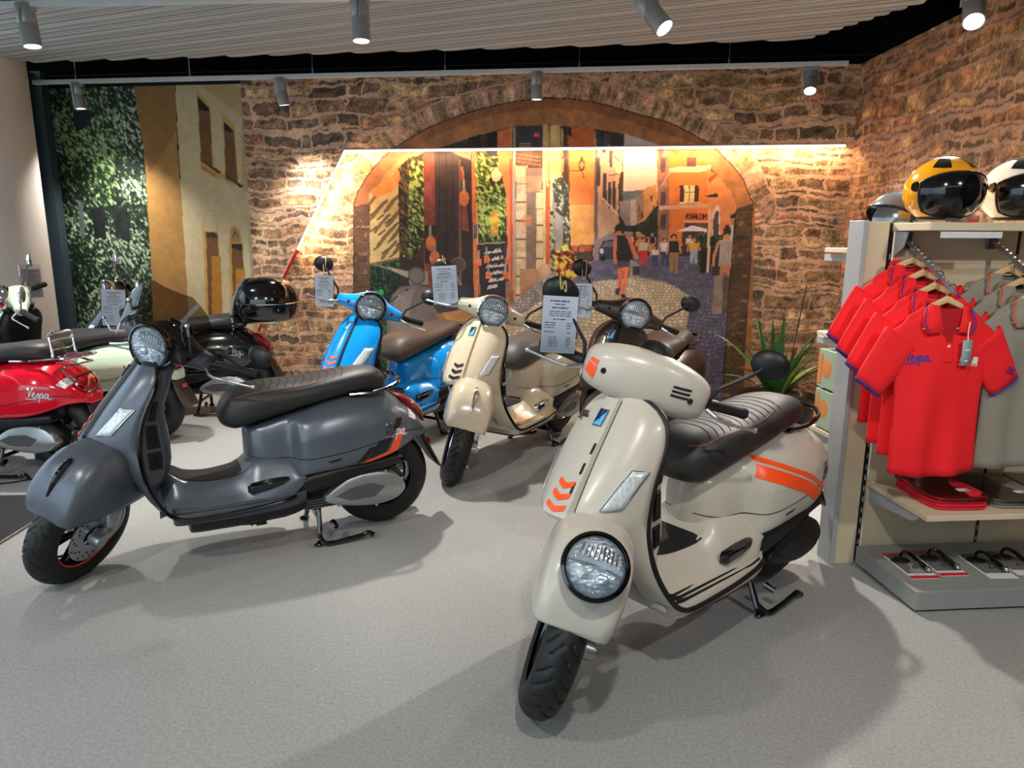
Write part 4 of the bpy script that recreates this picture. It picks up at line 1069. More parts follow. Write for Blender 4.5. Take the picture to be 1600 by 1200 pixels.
('p',((.713,1.314),(.78,1.315),(.783,1.203),(.76,1.203),(.748,1.289),(.743,1.203),(.724,1.202)),(170,176,190),.06),
('p',((.815,1.418),(.919,1.439),(.928,1.295),(.823,1.279)),(40,52,34),.4),
('p',((.806,1.289),(.896,1.301),(.896,1.128),(.81,1.127)),(36,32,32),.15),
('l',((.86,1.639),(.874,1.139)),.023,(230,190,150)),
('f',((.888,1.439),(.982,1.45),(1.001,1.312),(.907,1.301)),(24,40,26),(50,74,46),(90,116,70),.5),
('p',((.895,1.311),(.969,1.322),(.982,1.108),(.908,1.107)),(70,52,48),.15),
('e',(1.063,1.577),.028,.051,(190,120,90),.05),
('p',((1.024,1.603),(1.075,1.629),(1.089,1.577),(1.037,1.577)),(40,36,40),.1),
('p',((1.03,1.524),(1.092,1.535),(1.092,1.376),(1.038,1.397)),(206,198,196),.05),
('e',(1.012,1.471),.034,.045,(60,40,34),.05),
('e',(1.01,1.508),.017,.023,(60,40,34),.05),
('e',(1.015,1.429),.023,.023,(206,146,112),.05),
('p',((.954,1.397),(1.074,1.398),(1.089,1.259),(1.083,1.184),(.956,1.183),(.956,1.28)),(196,180,168),.06),
('l',((.965,1.386),(.966,1.194)),.006,(150,132,124)),
('l',((.986,1.387),(.991,1.194)),.006,(150,132,124)),
('l',((1.007,1.387),(1.015,1.194)),.006,(150,132,124)),
('l',((1.028,1.387),(1.039,1.194)),.006,(150,132,124)),
('l',((1.049,1.387),(1.064,1.195)),.006,(150,132,124)),
('l',((.944,1.376),(.919,1.269),(.918,1.193)),.026,(206,140,104)),
('l',((.988,1.183),(.988,1.097)),.034,(200,132,98)),
('l',((1.057,1.184),(1.076,1.054)),.034,(200,132,98)),
('p',((.936,1.085),(.956,1.107),(1.056,1.108),(1.075,1.076),(1.099,.781),(.927,.778)),(150,130,116),.12),
('p',((1.003,1.108),(1.075,1.076),(1.099,.781),(1.013,.78)),(104,88,84),.12),
('e',(.114,1.485),.043,.051,(44,32,30),.05),
('e',(.11,1.447),.028,.028,(190,120,88),.05),
('p',((.077,1.431),(.159,1.442),(.209,1.415),(.23,1.291),(.238,1.209),(.107,1.208),(.087,1.306)),(38,32,34),.08),
('l',((.165,1.425),(.203,1.42)),.011,(190,140,130)),
('l',((.198,1.415),(.24,1.307),(.264,1.253)),.034,(214,120,84)),
('l',((.084,1.409),(.077,1.284),(.09,1.208)),.028,(206,112,80)),
('p',((.101,1.219),(.216,1.22),(.202,1.154),(.168,1.175),(.103,1.153)),(70,70,76),.1),
('p',((.109,1.158),(.158,1.164),(.156,1.065),(.143,.954),(.116,.954),(.118,1.054)),(216,102,66),.08),
('p',((.158,1.17),(.207,1.165),(.195,1.044),(.178,.921),(.15,.921),(.162,1.054)),(224,116,74),.08),
('p',((.093,.976),(.136,.993),(.128,.926),(.1,.926)),(72,54,52),.1),
('p',((.144,.932),(.188,.933),(.189,.905),(.145,.904)),(60,44,44),.1),
('p',((.215,1.236),(.294,1.193),(.298,1.078),(.211,1.066)),(150,138,120),.12),
('p',((.234,1.176),(.294,1.177),(.297,1.1),(.237,1.099)),(70,64,62),.15),
('p',((-1.132,1.359),(-.886,1.371),(-.873,.906),(-1.094,.88)),(48,38,42),.1),
('l',((-1.132,1.359),(-.886,1.371)),.007,(190,170,150)),
('w',(-1.069,1.287),(-.92,1.305),.028,(196,188,180)),
('w',(-1.035,1.226),(-.908,1.244),.028,(196,188,180)),
('w',(-1.046,1.164),(-.897,1.182),.028,(196,188,180)),
('w',(-1.047,1.102),(-.885,1.121),.028,(196,188,180)),
('w',(-1.024,1.04),(-.897,1.059),.028,(196,188,180)),
('w',(-1.035,.978),(-.954,.996),.028,(196,188,180)),
('p',((-1.138,1.225),(-1.092,1.225),(-1.087,1.169),(-1.139,1.163)),(222,118,66),.12),
('l',((-1.115,1.292),(-1.115,1.236)),.02,(150,140,140)),
('p',((-1.069,1.254),(-1.023,1.254),(-1.017,1.198),(-1.069,1.192)),(222,118,66),.12),
('l',((-1.046,1.321),(-1.046,1.265)),.02,(150,140,140)),
('p',((-1.052,1.113),(-1.006,1.114),(-1,1.057),(-1.052,1.051)),(222,118,66),.12),
('l',((-1.029,1.181),(-1.029,1.125)),.02,(150,140,140)),
('p',((-.88,1.244),(-.834,1.244),(-.828,1.188),(-.88,1.182)),(222,118,66),.12),
('l',((-.857,1.311),(-.857,1.255)),.02,(150,140,140)),
('p',((-.897,1.115),(-.851,1.115),(-.845,1.059),(-.897,1.053)),(222,118,66),.12),
('l',((-.874,1.182),(-.874,1.126)),.02,(150,140,140)),
('l',((-1.116,1.152),(-1.111,.914)),.007,(200,140,90)),
('p',((-1.094,.891),(-.873,.912),(-.873,.803),(-1.094,.771)),(60,46,44),.1),
('p',((-.874,1.031),(-.816,1.031),(-.815,.804),(-.873,.803)),(150,106,76),.15),
('p',((-1.984,.309),(-1.976,.726),(-1.923,.891),(-1.842,.973),(-1.693,.998),(-1.545,.965),(-1.488,.851),(-1.461,.677),(-1.487,-.164),(-2,-.182)),(120,108,104),.05),
('p',((-1.938,.4),(-1.94,.727),(-1.875,.891),(-1.753,.951),(-1.706,.952),(-1.757,.788),(-1.792,.404)),(142,130,124),.05),
('l',((-1.982,.548),(-1.976,.726),(-1.923,.891),(-1.842,.973),(-1.693,.998),(-1.545,.965),(-1.488,.851),(-1.461,.677)),.011,(70,64,66)),
('e',(-1.777,.945),.014,.014,(60,56,58),.05),
('l',((-1.937,.832),(-1.869,.886)),.011,(40,38,40)),
('p',((-1.945,1.15),(-1.761,1.112),(-1.751,1.043),(-1.821,1.077),(-1.939,1.127)),(168,150,134),.05),
('l',((-2.076,1.172),(-1.927,1.127)),.017,(120,112,110)),
('p',((-1.773,1.112),(-1.583,1.114),(-1.574,.994),(-1.752,.997)),(150,132,118),.06),
('e',(-1.685,1.072),.08,.08,(88,82,82),.05),
('e',(-1.685,1.072),.065,.065,(112,106,102),.05),
('e',(-1.301,1.173),.068,.068,(120,104,104),.05),
('e',(-1.301,1.173),.06,.06,(92,72,70),.05),
('l',((-1.337,1.11),(-1.251,.941),(-1.228,.889)),.017,(150,136,130)),
('p',((-1.397,.996),(-1.192,.993),(-1.158,.902),(-1.282,.825),(-1.399,.852)),(52,50,62),.1),
('p',((-1.519,.781),(-1.4,.817),(-1.194,.809),(-1.118,.683),(-1.166,.566),(-1.463,.56)),(176,120,66),.08),
('p',((-1.46,.759),(-1.223,.786),(-1.153,.694),(-1.402,.649)),(196,140,82),.08),
('p',((-1.53,.804),(-1.458,.851),(-1.282,.831),(-1.27,.773),(-1.496,.735)),(70,62,66),.1),
('p',((-1.461,.677),(-1.136,.654),(-1.049,.333),(-1.471,.081)),(130,112,108),.08),
('r',((-2.246,1.685),(-2.097,1.707),(-2.169,-.188),(-2.339,-.194)),1),
('r',((1.078,1.66),(1.21,1.702),(1.225,1.271),(1.228,.617),(1.242,-.066),(1.067,-.072),(1.06,.89)),1),
('l',((-2.247,1.673),(-2.333,-.194)),.011,(70,48,36)),
('l',((1.074,1.639),(1.06,.89),(1.063,.16)),.011,(60,44,36))]
HOUSE = [
('f',((-5.174,2.944),(-4.275,2.815),(-4.268,2.488),(-4.236,2.21),(-4.241,1.813),(-4.279,1.11),(-4.305,.499),(-4.386,-.268),(-5.648,-.313)),(22,34,26),(58,84,56),(186,204,172),.56),
('f',((-5.081,2.789),(-4.624,2.779),(-4.459,2.043),(-4.636,1.64),(-5.007,1.816),(-5.06,2.389)),(20,32,22),(54,84,44),(160,186,128),.5),
('p',((-4.842,1.67),(-4.709,1.687),(-4.711,1.405),(-4.833,1.381)),(20,26,28),.3),
('p',((-4.629,1.699),(-4.441,1.64),(-4.475,1.347),(-4.612,1.405)),(24,32,30),.4),
('p',((-4.912,2.526),(-4.748,2.551),(-4.734,2.412),(-4.902,2.358)),(22,30,28),.3),
('p',((-4.964,1.746),(-4.914,1.723),(-4.931,1.392),(-4.983,1.404)),(96,108,110),.1),
('p',((-4.293,2.922),(-3.873,2.886),(-3.914,2.095),(-3.909,1.64),(-3.92,1.054),(-3.957,.257),(-4.006,-.254),(-4.386,-.268),(-4.285,1.05),(-4.254,1.813),(-4.239,2.182),(-4.268,2.488)),(176,132,72),.04),
('p',((-4.293,2.922),(-3.873,2.886),(-3.893,2.372),(-4.065,2.152),(-4.21,1.984),(-4.239,2.182),(-4.268,2.488)),(150,112,62),.04),
('p',((-3.87,2.912),(-3.084,2.893),(-3.313,-.229),(-3.992,-.254),(-3.964,.257),(-3.928,1.113),(-3.911,1.812)),(208,190,150),.03),
('p',((-3.684,2.759),(-3.393,2.752),(-3.101,2.656),(-3.163,1.81),(-3.317,1.81),(-3.265,2.471)),(196,168,118),.03),
('p',((-3.697,2.748),(-3.692,2.668),(-3.69,2.026),(-3.549,1.935),(-3.463,1.923),(-3.459,1.968),(-3.696,2.093)),(206,160,86),.04),
('p',((-3.683,2.694),(-3.56,2.574),(-3.572,2.025),(-3.687,2.059)),(206,160,86),.03),
('p',((-3.67,2.64),(-3.569,2.541),(-3.576,2.047),(-3.691,2.082)),(120,82,48),.05),
('p',((-3.67,2.64),(-3.569,2.541),(-3.565,2.52),(-3.675,2.522)),(30,22,20),.1),
('p',((-3.696,2.093),(-3.671,2.093),(-3.5,1.991),(-3.521,1.969)),(70,52,44),.1),
('p',((-3.688,2.048),(-3.546,1.969),(-3.555,1.935),(-3.691,2.015)),(188,132,62),.05),
('p',((-3.451,2.496),(-3.339,2.386),(-3.344,1.867),(-3.466,1.89)),(206,160,86),.03),
('p',((-3.439,2.431),(-3.354,2.348),(-3.354,1.889),(-3.463,1.923)),(120,82,48),.05),
('p',((-3.439,2.431),(-3.354,2.348),(-3.349,2.332),(-3.44,2.344)),(30,22,20),.1),
('p',((-3.46,1.951),(-3.436,1.951),(-3.294,1.866),(-3.321,1.844)),(70,52,44),.1),
('p',((-3.723,1.525),(-3.676,1.629),(-3.623,1.652),(-3.59,1.606),(-3.577,1.456),(-3.602,.563),(-3.67,-.242),(-3.817,-.247)),(206,160,86),.03),
('p',((-3.698,1.456),(-3.585,1.444),(-3.603,.636),(-3.677,-.242),(-3.791,-.246)),(120,82,48),.05),
('p',((-3.728,1.467),(-3.705,1.583),(-3.662,1.646),(-3.612,1.64),(-3.581,1.56),(-3.584,1.456)),(206,188,150),.03),
('l',((-3.729,1.456),(-3.705,1.583),(-3.662,1.646),(-3.612,1.64),(-3.581,1.56),(-3.578,1.444)),.009,(196,156,90)),
('p',((-3.698,1.456),(-3.585,1.444),(-3.582,1.398),(-3.695,1.409)),(70,46,28),.1),
('p',((-3.66,1.234),(-3.571,1.235),(-3.602,.563),(-3.67,-.242),(-3.784,-.246)),(186,128,48),.05),
('p',((-3.486,1.34),(-3.455,1.491),(-3.409,1.514),(-3.363,1.468),(-3.343,1.329),(-3.362,.671),(-3.432,-.233),(-3.564,-.238)),(206,160,86),.03),
('p',((-3.454,1.352),(-3.348,1.341),(-3.366,.701),(-3.438,-.234),(-3.537,-.237)),(120,82,48),.05),
('p',((-3.465,1.364),(-3.452,1.456),(-3.411,1.497),(-3.37,1.462),(-3.353,1.358)),(176,138,80),.05),
('l',((-3.437,1.399),(-3.408,1.457),(-3.381,1.399)),.009,(80,56,38)),
('p',((-3.454,1.352),(-3.348,1.341),(-3.352,1.283),(-3.451,1.306)),(50,34,24),.1),
('p',((-3.429,1.118),(-3.34,1.119),(-3.366,.701),(-3.438,-.234),(-3.537,-.237)),(186,128,48),.05)]
# ------------------------------------------------------------------ painted wall prints
_rng = np.random.default_rng(11)
_tabs = {}
def vnoise(X, Z, s, seed=0):
    if seed not in _tabs: _tabs[seed] = np.random.default_rng(seed + 100).random((256, 256))
    T = _tabs[seed]; a = X/s + 57.3; b = Z/s + 31.7
    i = np.floor(a).astype(int); j = np.floor(b).astype(int); u = a - i; v = b - j
    u = u*u*(3-2*u); v = v*v*(3-2*v)
    g = lambda p, q: T[p % 256, q % 256]
    return g(i,j)*(1-u)*(1-v) + g(i+1,j)*u*(1-v) + g(i,j+1)*(1-u)*v + g(i+1,j+1)*u*v

STONE_PAL = np.array([(150,116,82),(170,134,96),(130,102,78),(180,148,108),(156,116,88),(118,98,80),(170,122,92),(146,120,88),(186,152,112),(136,108,86)], float)
class Print:
    def __init__(s, x0, x1, z0, z1, st):
        s.nx = int((x1-x0)/st)+1; s.nz = int((z1-z0)/st)+1
        s.xs = np.linspace(x0, x1, s.nx); s.zs = np.linspace(z0, z1, s.nz)
        s.X, s.Z = np.meshgrid(s.xs, s.zs); s.C = np.zeros((s.nz, s.nx, 3))
        s.fine = vnoise(s.X, s.Z, .012, 1)-.5; s.mid = vnoise(s.X, s.Z, .05, 2)-.5; s.big = vnoise(s.X, s.Z, .22, 3)-.5
    def win(s, P, pad=0):
        P = np.array(P); a, b = P.min(0)-pad, P.max(0)+pad
        i0, i1 = np.searchsorted(s.xs, a[0]), np.searchsorted(s.xs, b[0]); j0, j1 = np.searchsorted(s.zs, a[1]), np.searchsorted(s.zs, b[1])
        return slice(j0, j1+1), slice(i0, i1+1)
    def inside(s, P, sl):
        X, Z = s.X[sl], s.Z[sl]; m = np.zeros(X.shape, bool); n = len(P)
        for k in range(n):
            (ax, az), (bx, bz) = P[k], P[(k+1) % n]
            if az == bz: continue
            c = ((az > Z) != (bz > Z)) & (X < (bx-ax)*(Z-az)/(bz-az) + ax)
            m ^= c
        return m
    def fill(s, sl, m, col):
        s.C[sl][m] = np.clip(col[m], 0, 255) if getattr(col, 'ndim', 1) == 3 else col
    def poly(s, P, c, n):
        sl = s.win(P); m = s.inside(P, sl)
        f = 1 + n*(2.2*s.mid[sl] + 1.5*s.fine[sl] + 1.6*s.big[sl])
        s.fill(sl, m, np.array(c, float)*f[..., None])
    def leaf(s, P, dk, md, lt, d):
        sl = s.win(P, .03); X, Z = s.X[sl], s.Z[sl]
        m = s.inside(P, sl); ragged = vnoise(X, Z, .03, 23)
        wx = X + .02*(vnoise(X, Z, .05, 21)-.5); wz = Z + .02*(vnoise(X, Z, .05, 22)-.5)
        # short slanting leaves: stretched noise in two directions, picked per clump
        a1 = .74*wx - .67*wz; b1 = .67*wx + .74*wz; a2 = .5*wx - .87*wz; b2 = .87*wx + .5*wz
        j1 = vnoise(a1*.36, b1, .0105, 24); j2 = vnoise(a2*.42, b2, .0125, 25); pick = vnoise(X, Z, .06, 27)
        j = np.where(pick > .5, j1, j2)
        g = vnoise(X, Z, .20, 26)*.6 + vnoise(X, Z, .09, 28)*.4
        t = j + (g-.5)*1.15*d + .10*(d-.5)
        c = np.array(dk, float) + np.clip((t-.36)/.22, 0, 1)[..., None]*(np.array(md, float)-np.array(dk, float)) + np.clip((t-.62)/.16, 0, 1)[..., None]*(np.array(lt, float)-np.array(md, float))
        c = c*(1 + .2*s.fine[sl][..., None])
        s.fill(sl, m & (ragged > .08), c)
    def line(s, P, w, c):
        sl = s.win(P, w); X, Z = s.X[sl], s.Z[sl]; m = np.zeros(X.shape, bool); w = max(w, .0075)
        for (ax, az), (bx, bz) in zip(P[:-1], P[1:]):
            dx, dz = bx-ax, bz-az; q = dx*dx+dz*dz+1e-12
            t = np.clip(((X-ax)*dx + (Z-az)*dz)/q, 0, 1)
            m |= (X-ax-t*dx)**2 + (Z-az-t*dz)**2 < (w/2)**2
        s.fill(sl, m, np.array(c, float)*np.ones(X.shape + (1,)))
    def ell(s, c, rx, rz, col, n):
        sl = s.win([(c[0]-rx, c[1]-rz), (c[0]+rx, c[1]+rz)]); X, Z = s.X[sl], s.Z[sl]
        m = ((X-c[0])/rx)**2 + ((Z-c[1])/rz)**2 < 1
        s.fill(sl, m, np.array(col, float)*(1 + n*2*s.mid[sl])[..., None])
    def cobble(s, P, a, b, g, sz):
        sl = s.win(P); m = s.inside(P, sl); X, Z = s.X[sl], s.Z[sl]
        dpt = np.clip((1.5 - Z)/1.3, .22, 1.4)   # setts shrink towards the far end of the lane
        v = np.log(np.clip(1.62 - Z, .03, 9))/ .034 + 1.6*vnoise(X, Z, .16, 31); row = np.floor(v)
        u = X/(sz*1.0*np.exp(row*.034)*.66 + .010) + .5*(row % 2) + .35*vnoise(X, Z, .11, 32) + .22*row*((row % 3)-1); cel = np.floor(u)
        h = np.sin(cel*12.99 + row*78.23)*43758.5; h = h - np.floor(h)
        fv, fu = v-row, u-cel
        e = np.minimum(np.minimum(fu, 1-fu)*1.2, np.minimum(fv, 1-fv))
        c = np.array(a, float)*(1-h[..., None]) + np.array(b, float)*h[..., None]
        c = c*(1 + .25*s.mid[sl] + .2*s.fine[sl] + .16*(fv-.5))[..., None]
        c = c + np.clip((.22-e)/.18, 0, .6)[..., None]*(np.array(g, float)-c)
        s.fill(sl, m, c)
    def stones(s, m=None, k=0, hs=(.036,.05,.07,.095,.12), ws=(.10,.40), seed=5, warp=1., mort=(212,172,142), pal=None, sl=None):
        rg = np.random.default_rng(seed); sl = sl or (slice(0, s.nz), slice(0, s.nx)); X, Z = s.X[sl], s.Z[sl]; pal = STONE_PAL if pal is None else pal
        w1 = vnoise(X, Z, .33, seed+40)-.5; w2 = vnoise(X, Z, .07, seed+41)-.5; w3 = vnoise(X, Z, .30, seed+42)-.5; w4 = vnoise(X, Z, .05, seed+43)-.5; w5 = vnoise(X, Z, .02, seed+44)-.5
        zz = Z + warp*(.080*w1 + .030*w2 + .014*w5); xx = X + warp*(.06*w3 + .04*w4 + .014*w5)
        zb = [Z.min()-.3]
        while zb[-1] < Z.max()+.3: zb.append(zb[-1] + rg.choice(hs)*rg.uniform(.8, 1.2))
        zb = np.array(zb); row = np.clip(np.searchsorted(zb, zz)-1, 0, len(zb)-2)
        col = np.zeros(X.shape + (3,)); 
        for r in np.unique(row):
            q = row == r; xb = [X.min()-.6]
            while xb[-1] < X.max()+.6: xb.append(xb[-1] + rg.uniform(*ws)*(.7 if rg.random() < .3 else 1))
            xb = np.array(xb); x_ = xx[q]; i = np.clip(np.searchsorted(xb, x_)-1, 0, len(xb)-2)
            n = len(xb); pc = pal[rg.integers(0, len(pal), n)]*rg.uniform(.96, 1.26, (n, 1)); gap = rg.uniform(.004, .015, n); low = rg.uniform(.0, .016, n); hi = rg.uniform(0, .012, n)
            dz0 = zz[q]-zb[r]-low[i]; dz1 = zb[r+1]-zz[q]-hi[i]; dx = np.minimum(x_-xb[i], xb[i+1]-x_)
            rr = .018
            e = np.minimum(np.minimum(dz0, dz1), dx); cr = np.hypot(np.clip(rr-np.minimum(dz0, dz1), 0, None), np.clip(rr-dx, 0, None))
            e = np.minimum(e, rr-cr) - gap[i]
            c = pc[i]*(1 + .62*s.mid[sl][q] + .55*s.fine[sl][q] + .3*(vnoise(X[q], Z[q]*3, .10, seed+45)-.5))[:, None]
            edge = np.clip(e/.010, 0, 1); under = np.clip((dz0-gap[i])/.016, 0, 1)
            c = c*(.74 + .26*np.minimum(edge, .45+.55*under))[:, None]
            mo = np.array(mort, float)*(1 + .22*s.mid[sl][q] + .2*s.fine[sl][q] + .3*s.big[sl][q])[:, None]
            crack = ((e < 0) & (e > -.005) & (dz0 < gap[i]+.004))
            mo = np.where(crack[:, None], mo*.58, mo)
            col[q] = np.where((e > 0)[:, None], c, mo)
        if m is None: m = np.ones(X.shape, bool)
        s.fill(sl, m, col)
    def voussoir(s, P, w):
        sl = s.win(P, w*1.4); X, Z = s.X[sl], s.Z[sl]; best = np.full(X.shape, 9.); arc = np.zeros(X.shape); sd = np.zeros(X.shape); L0 = 0.
        for (ax, az), (bx, bz) in zip(P[:-1], P[1:]):
            dx, dz = bx-ax, bz-az; q = dx*dx+dz*dz; l = math.sqrt(q); t = ((X-ax)*dx + (Z-az)*dz)/q; tc = np.clip(t, 0, 1)
            d = np.hypot(X-ax-tc*dx, Z-az-tc*dz); side = (dx*(Z-az) - dz*(X-ax))/l
            b = d < best; best[b] = d[b]; arc[b] = (L0 + t*l)[b]; sd[b] = side[b]; L0 += l
        ww = w*(1 + .30*(vnoise(arc, arc*0, .30, 61)-.5))
        m = (sd > 0) & (best < ww)
        a = arc/.044 + .25*(vnoise(X, Z, .05, 62)-.5); i = np.floor(a); f = a-i
        h = np.sin(i*91.7)*4375.8; h = h-np.floor(h); grp = (np.floor(i/3) % 2)
        c = np.where((grp > 0)[..., None], np.array((196,150,124.)), np.array((164,134,100.)))*(.82+.34*h)[..., None]*(1 + .5*s.mid[sl] + .5*s.fine[sl])[..., None]
        gap = np.where(grp > 0, .18, np.where(i % 3 == 0, .14, .0))
        c = np.where(((f < gap) | (best > ww-.012))[..., None], np.array((206,170,144.)), c)
        c = np.where((best < .010)[..., None], np.array((58,44,36.)), c)
        s.fill(sl, m, c)
    def run(s, ops):
        for o in ops:
            k = o[0]
            if k == 'p': s.poly(*o[1:])
            elif k == 'f': s.leaf(*o[1:])
            elif k == 'l': s.line(*o[1:])
            elif k == 'e': s.ell(*o[1:])
            elif k == 'c': s.cobble(*o[1:])
            elif k == 'v': s.voussoir(*o[1:])
            elif k == 'r':
                sl = s.win(o[1]); s.stones(s.inside(o[1], sl), hs=(.03,.045,.06), ws=(.03,.10), seed=77, warp=.8, mort=(92,68,50), pal=STONE_PAL*.72, sl=sl)
            elif k == 'w':   # a line of chalk writing, unreadable in the photo too
                (ax, az), (bx, bz) = o[1], o[2]; n = 14; rg = np.random.default_rng(int(abs(az)*1000))
                for q in range(n):
                    if rg.random() < .2: continue
                    t0 = q/n; x = ax+(bx-ax)*t0; z = az+(bz-az)*t0
                    s.line([(x, z-o[3]*.5), (x+.012, z+o[3]*rg.uniform(-.1,.6)), (x+.018, z-o[3]*.4)], .005, o[4])
    def build(s, name, m, M):
        vs = np.stack([s.X, np.zeros_like(s.X), s.Z], -1).reshape(-1, 3)
        i = np.arange(s.nz*s.nx).reshape(s.nz, s.nx)
        f = np.stack([i[:-1,:-1], i[:-1,1:], i[1:,1:], i[1:,:-1]], -1).reshape(-1, 4)
        me = bpy.data.meshes.new(name); nf = len(f)
        me.vertices.add(len(vs)); me.vertices.foreach_set('co', vs.astype(np.float32).ravel())
        me.loops.add(nf*4); me.loops.foreach_set('vertex_index', f.astype(np.int32).ravel())
        me.polygons.add(nf); me.polygons.foreach_set('loop_start', np.arange(0, nf*4, 4, dtype=np.int32)); me.polygons.foreach_set('loop_total', np.full(nf, 4, dtype=np.int32))
        me.update(calc_edges=True); me.validate()
        ca = me.color_attributes.new('print', 'FLOAT_COLOR', 'POINT')
        c = np.clip(s.C/255, 0, 1).reshape(-1, 3); c = np.where(c <= .04045, c/12.92, ((c+.055)/1.055)**2.4)
        ca.data.foreach_set('color', np.concatenate([c, np.ones((len(c), 1))], 1).astype(np.float32).ravel())
        me.materials.append(m); o = bpy.data.objects.new(name, me); COL.objects.link(o); o.matrix_world = M
        return struct(o)

def printmat():
    m = bpy.data.materials.new('printed_wall_covering'); m.use_nodes = True; N = m.node_tree.nodes; L = m.node_tree.links; p = N['Principled BSDF']
    a = N.new('ShaderNodeAttribute'); a.attribute_name = 'print'; L.new(a.outputs['Color'], p.inputs['Base Color'])
    tc = N.new('ShaderNodeTexCoord'); nz = N.new('ShaderNodeTexNoise'); nz.inputs['Scale'].default_value = 2.
    L.new(tc.outputs['Object'], nz.inputs['Vector']); mr = N.new('ShaderNodeMapRange'); mr.inputs['To Min'].default_value = .45; mr.inputs['To Max'].default_value = .6
    L.new(nz.outputs['Fac'], mr.inputs['Value']); L.new(mr.outputs['Result'], p.inputs['Roughness']); p.inputs['Specular IOR Level'].default_value = .35
    return m
M_print = printmat()
D = 6.3
pw = Print(-3.24, 1.96, 0., 2.77, .0075)
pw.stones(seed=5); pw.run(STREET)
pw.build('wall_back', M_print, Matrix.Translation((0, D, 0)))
ph = Print(-5.25, -3.24, 0., 2.74, .0095); ph.run(HOUSE)
ph.build('wall_back_left', M_print, Matrix.Translation((0, D+.03, 0)))
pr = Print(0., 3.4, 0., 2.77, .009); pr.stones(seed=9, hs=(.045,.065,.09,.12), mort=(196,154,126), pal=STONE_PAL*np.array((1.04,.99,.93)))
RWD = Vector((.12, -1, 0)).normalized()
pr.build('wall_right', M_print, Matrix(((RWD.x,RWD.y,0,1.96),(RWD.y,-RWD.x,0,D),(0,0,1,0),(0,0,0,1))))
# solid walls behind the coverings
M_plaster = mat('plaster', (205,202,196), .8, var=.02, scale=8)
mb = MB(); mb.box((-1.6, D+.14, 1.4), (7.5,.2,2.9)); struct(mb.build('wall_back_core', M_dark))
mb = MB(); e0 = Vector((1.96,D,0)); e1 = e0 + RWD*9.; nn = Vector((RWD.y,-RWD.x,0))*-1
nn = Vector((1,.12,0)).normalized()
mb.add([e0+nn*.012, e1+nn*.012, e1+nn*.2, e0+nn*.2] + [p + Vector((0,0,2.768)) for p in (e0+nn*.012, e1+nn*.012, e1+nn*.2, e0+nn*.2)], [(0,1,2,3),(4,5,6,7),(0,1,5,4),(1,2,6,5),(2,3,7,6),(3,0,4,7)])
struct(mb.build('wall_right_core', M_dark))

# ------------------------------------------------------------------ floor, ceiling, column, window
def floormat():
    m = bpy.data.materials.new('speckled_vinyl'); m.use_nodes = True; N = m.node_tree.nodes; L = m.node_tree.links; p = N['Principled BSDF']
    tc = N.new('ShaderNodeTexCoord')
    v = N.new('ShaderNodeTexVoronoi'); v.inputs['Scale'].default_value = 130.; L.new(tc.outputs['Object'], v.inputs['Vector'])
    nz = N.new('ShaderNodeTexNoise'); nz.inputs['Scale'].default_value = 95.; nz.inputs['Detail'].default_value = 5.; L.new(tc.outputs['Object'], nz.inputs['Vector'])
    rp = N.new('ShaderNodeValToRGB'); cr = rp.color_ramp
    cr.elements[0].position = .32; cr.elements[0].color = (*rgb(137,138,137), 1); cr.elements[1].position = .68; cr.elements[1].color = (*rgb(157,158,156), 1)
    L.new(nz.outputs['Fac'], rp.inputs['Fac'])
    r2 = N.new('ShaderNodeValToRGB'); r2.color_ramp.elements[0].position = .0; r2.color_ramp.elements[0].color = (.62,.62,.62,1); r2.color_ramp.elements[1].position = .16; r2.color_ramp.elements[1].color = (1,1,1,1)
    e = r2.color_ramp.elements.new(.86); e.color = (1,1,1,1); e = r2.color_ramp.elements.new(.97); e.color = (1.25,1.25,1.22,1)
    L.new(v.outputs['Color'], r2.inputs['Fac'])
    mx = N.new('ShaderNodeMix'); mx.data_type = 'RGBA'; mx.blend_type = 'MULTIPLY'; mx.inputs['Factor'].default_value = .55
    L.new(rp.outputs['Color'], mx.inputs[6]); L.new(r2.outputs['Color'], mx.inputs[7]); L.new(mx.outputs[2], p.inputs['Base Color'])
    p.inputs['Roughness'].default_value = .42; p.inputs['Specular IOR Level'].default_value = .45
    bp = N.new('ShaderNodeBump'); bp.inputs['Strength'].default_value = .04; bp.inputs['Distance'].default_value = .001; L.new(nz.outputs['Fac'], bp.inputs['Height']); L.new(bp.outputs['Normal'], p.inputs['Normal'])
    return m
mb = MB(); mb.box((-1.2, 2.2, -.05), (10.6, 9.6, .1)); struct(mb.build('floor', floormat()))
def meshmetal():
    m = bpy.data.materials.new('perforated_metal'); m.use_nodes = True; N = m.node_tree.nodes; L = m.node_tree.links; p = N['Principled BSDF']
    tc = N.new('ShaderNodeTexCoord'); mp = N.new('ShaderNodeMapping'); mp.inputs['Rotation'].default_value = (0, 0, R(14))
    L.new(tc.outputs['Object'], mp.inputs['Vector'])
    v = N.new('ShaderNodeTexVoronoi'); v.inputs['Scale'].default_value = 105.; v.inputs['Randomness'].default_value = 0.; L.new(mp.outputs['Vector'], v.inputs['Vector'])
    rp = N.new('ShaderNodeValToRGB'); rp.color_ramp.elements[0].position = .30; rp.color_ramp.elements[0].color = (*rgb(58,54,50), 1); rp.color_ramp.elements[1].position = .42; rp.color_ramp.elements[1].color = (*rgb(196,195,190), 1)
    L.new(v.outputs['Distance'], rp.inputs['Fac']); L.new(rp.outputs['Color'], p.inputs['Base Color'])
    p.inputs['Roughness'].default_value = .45; p.inputs['Metallic'].default_value = .0
    return m
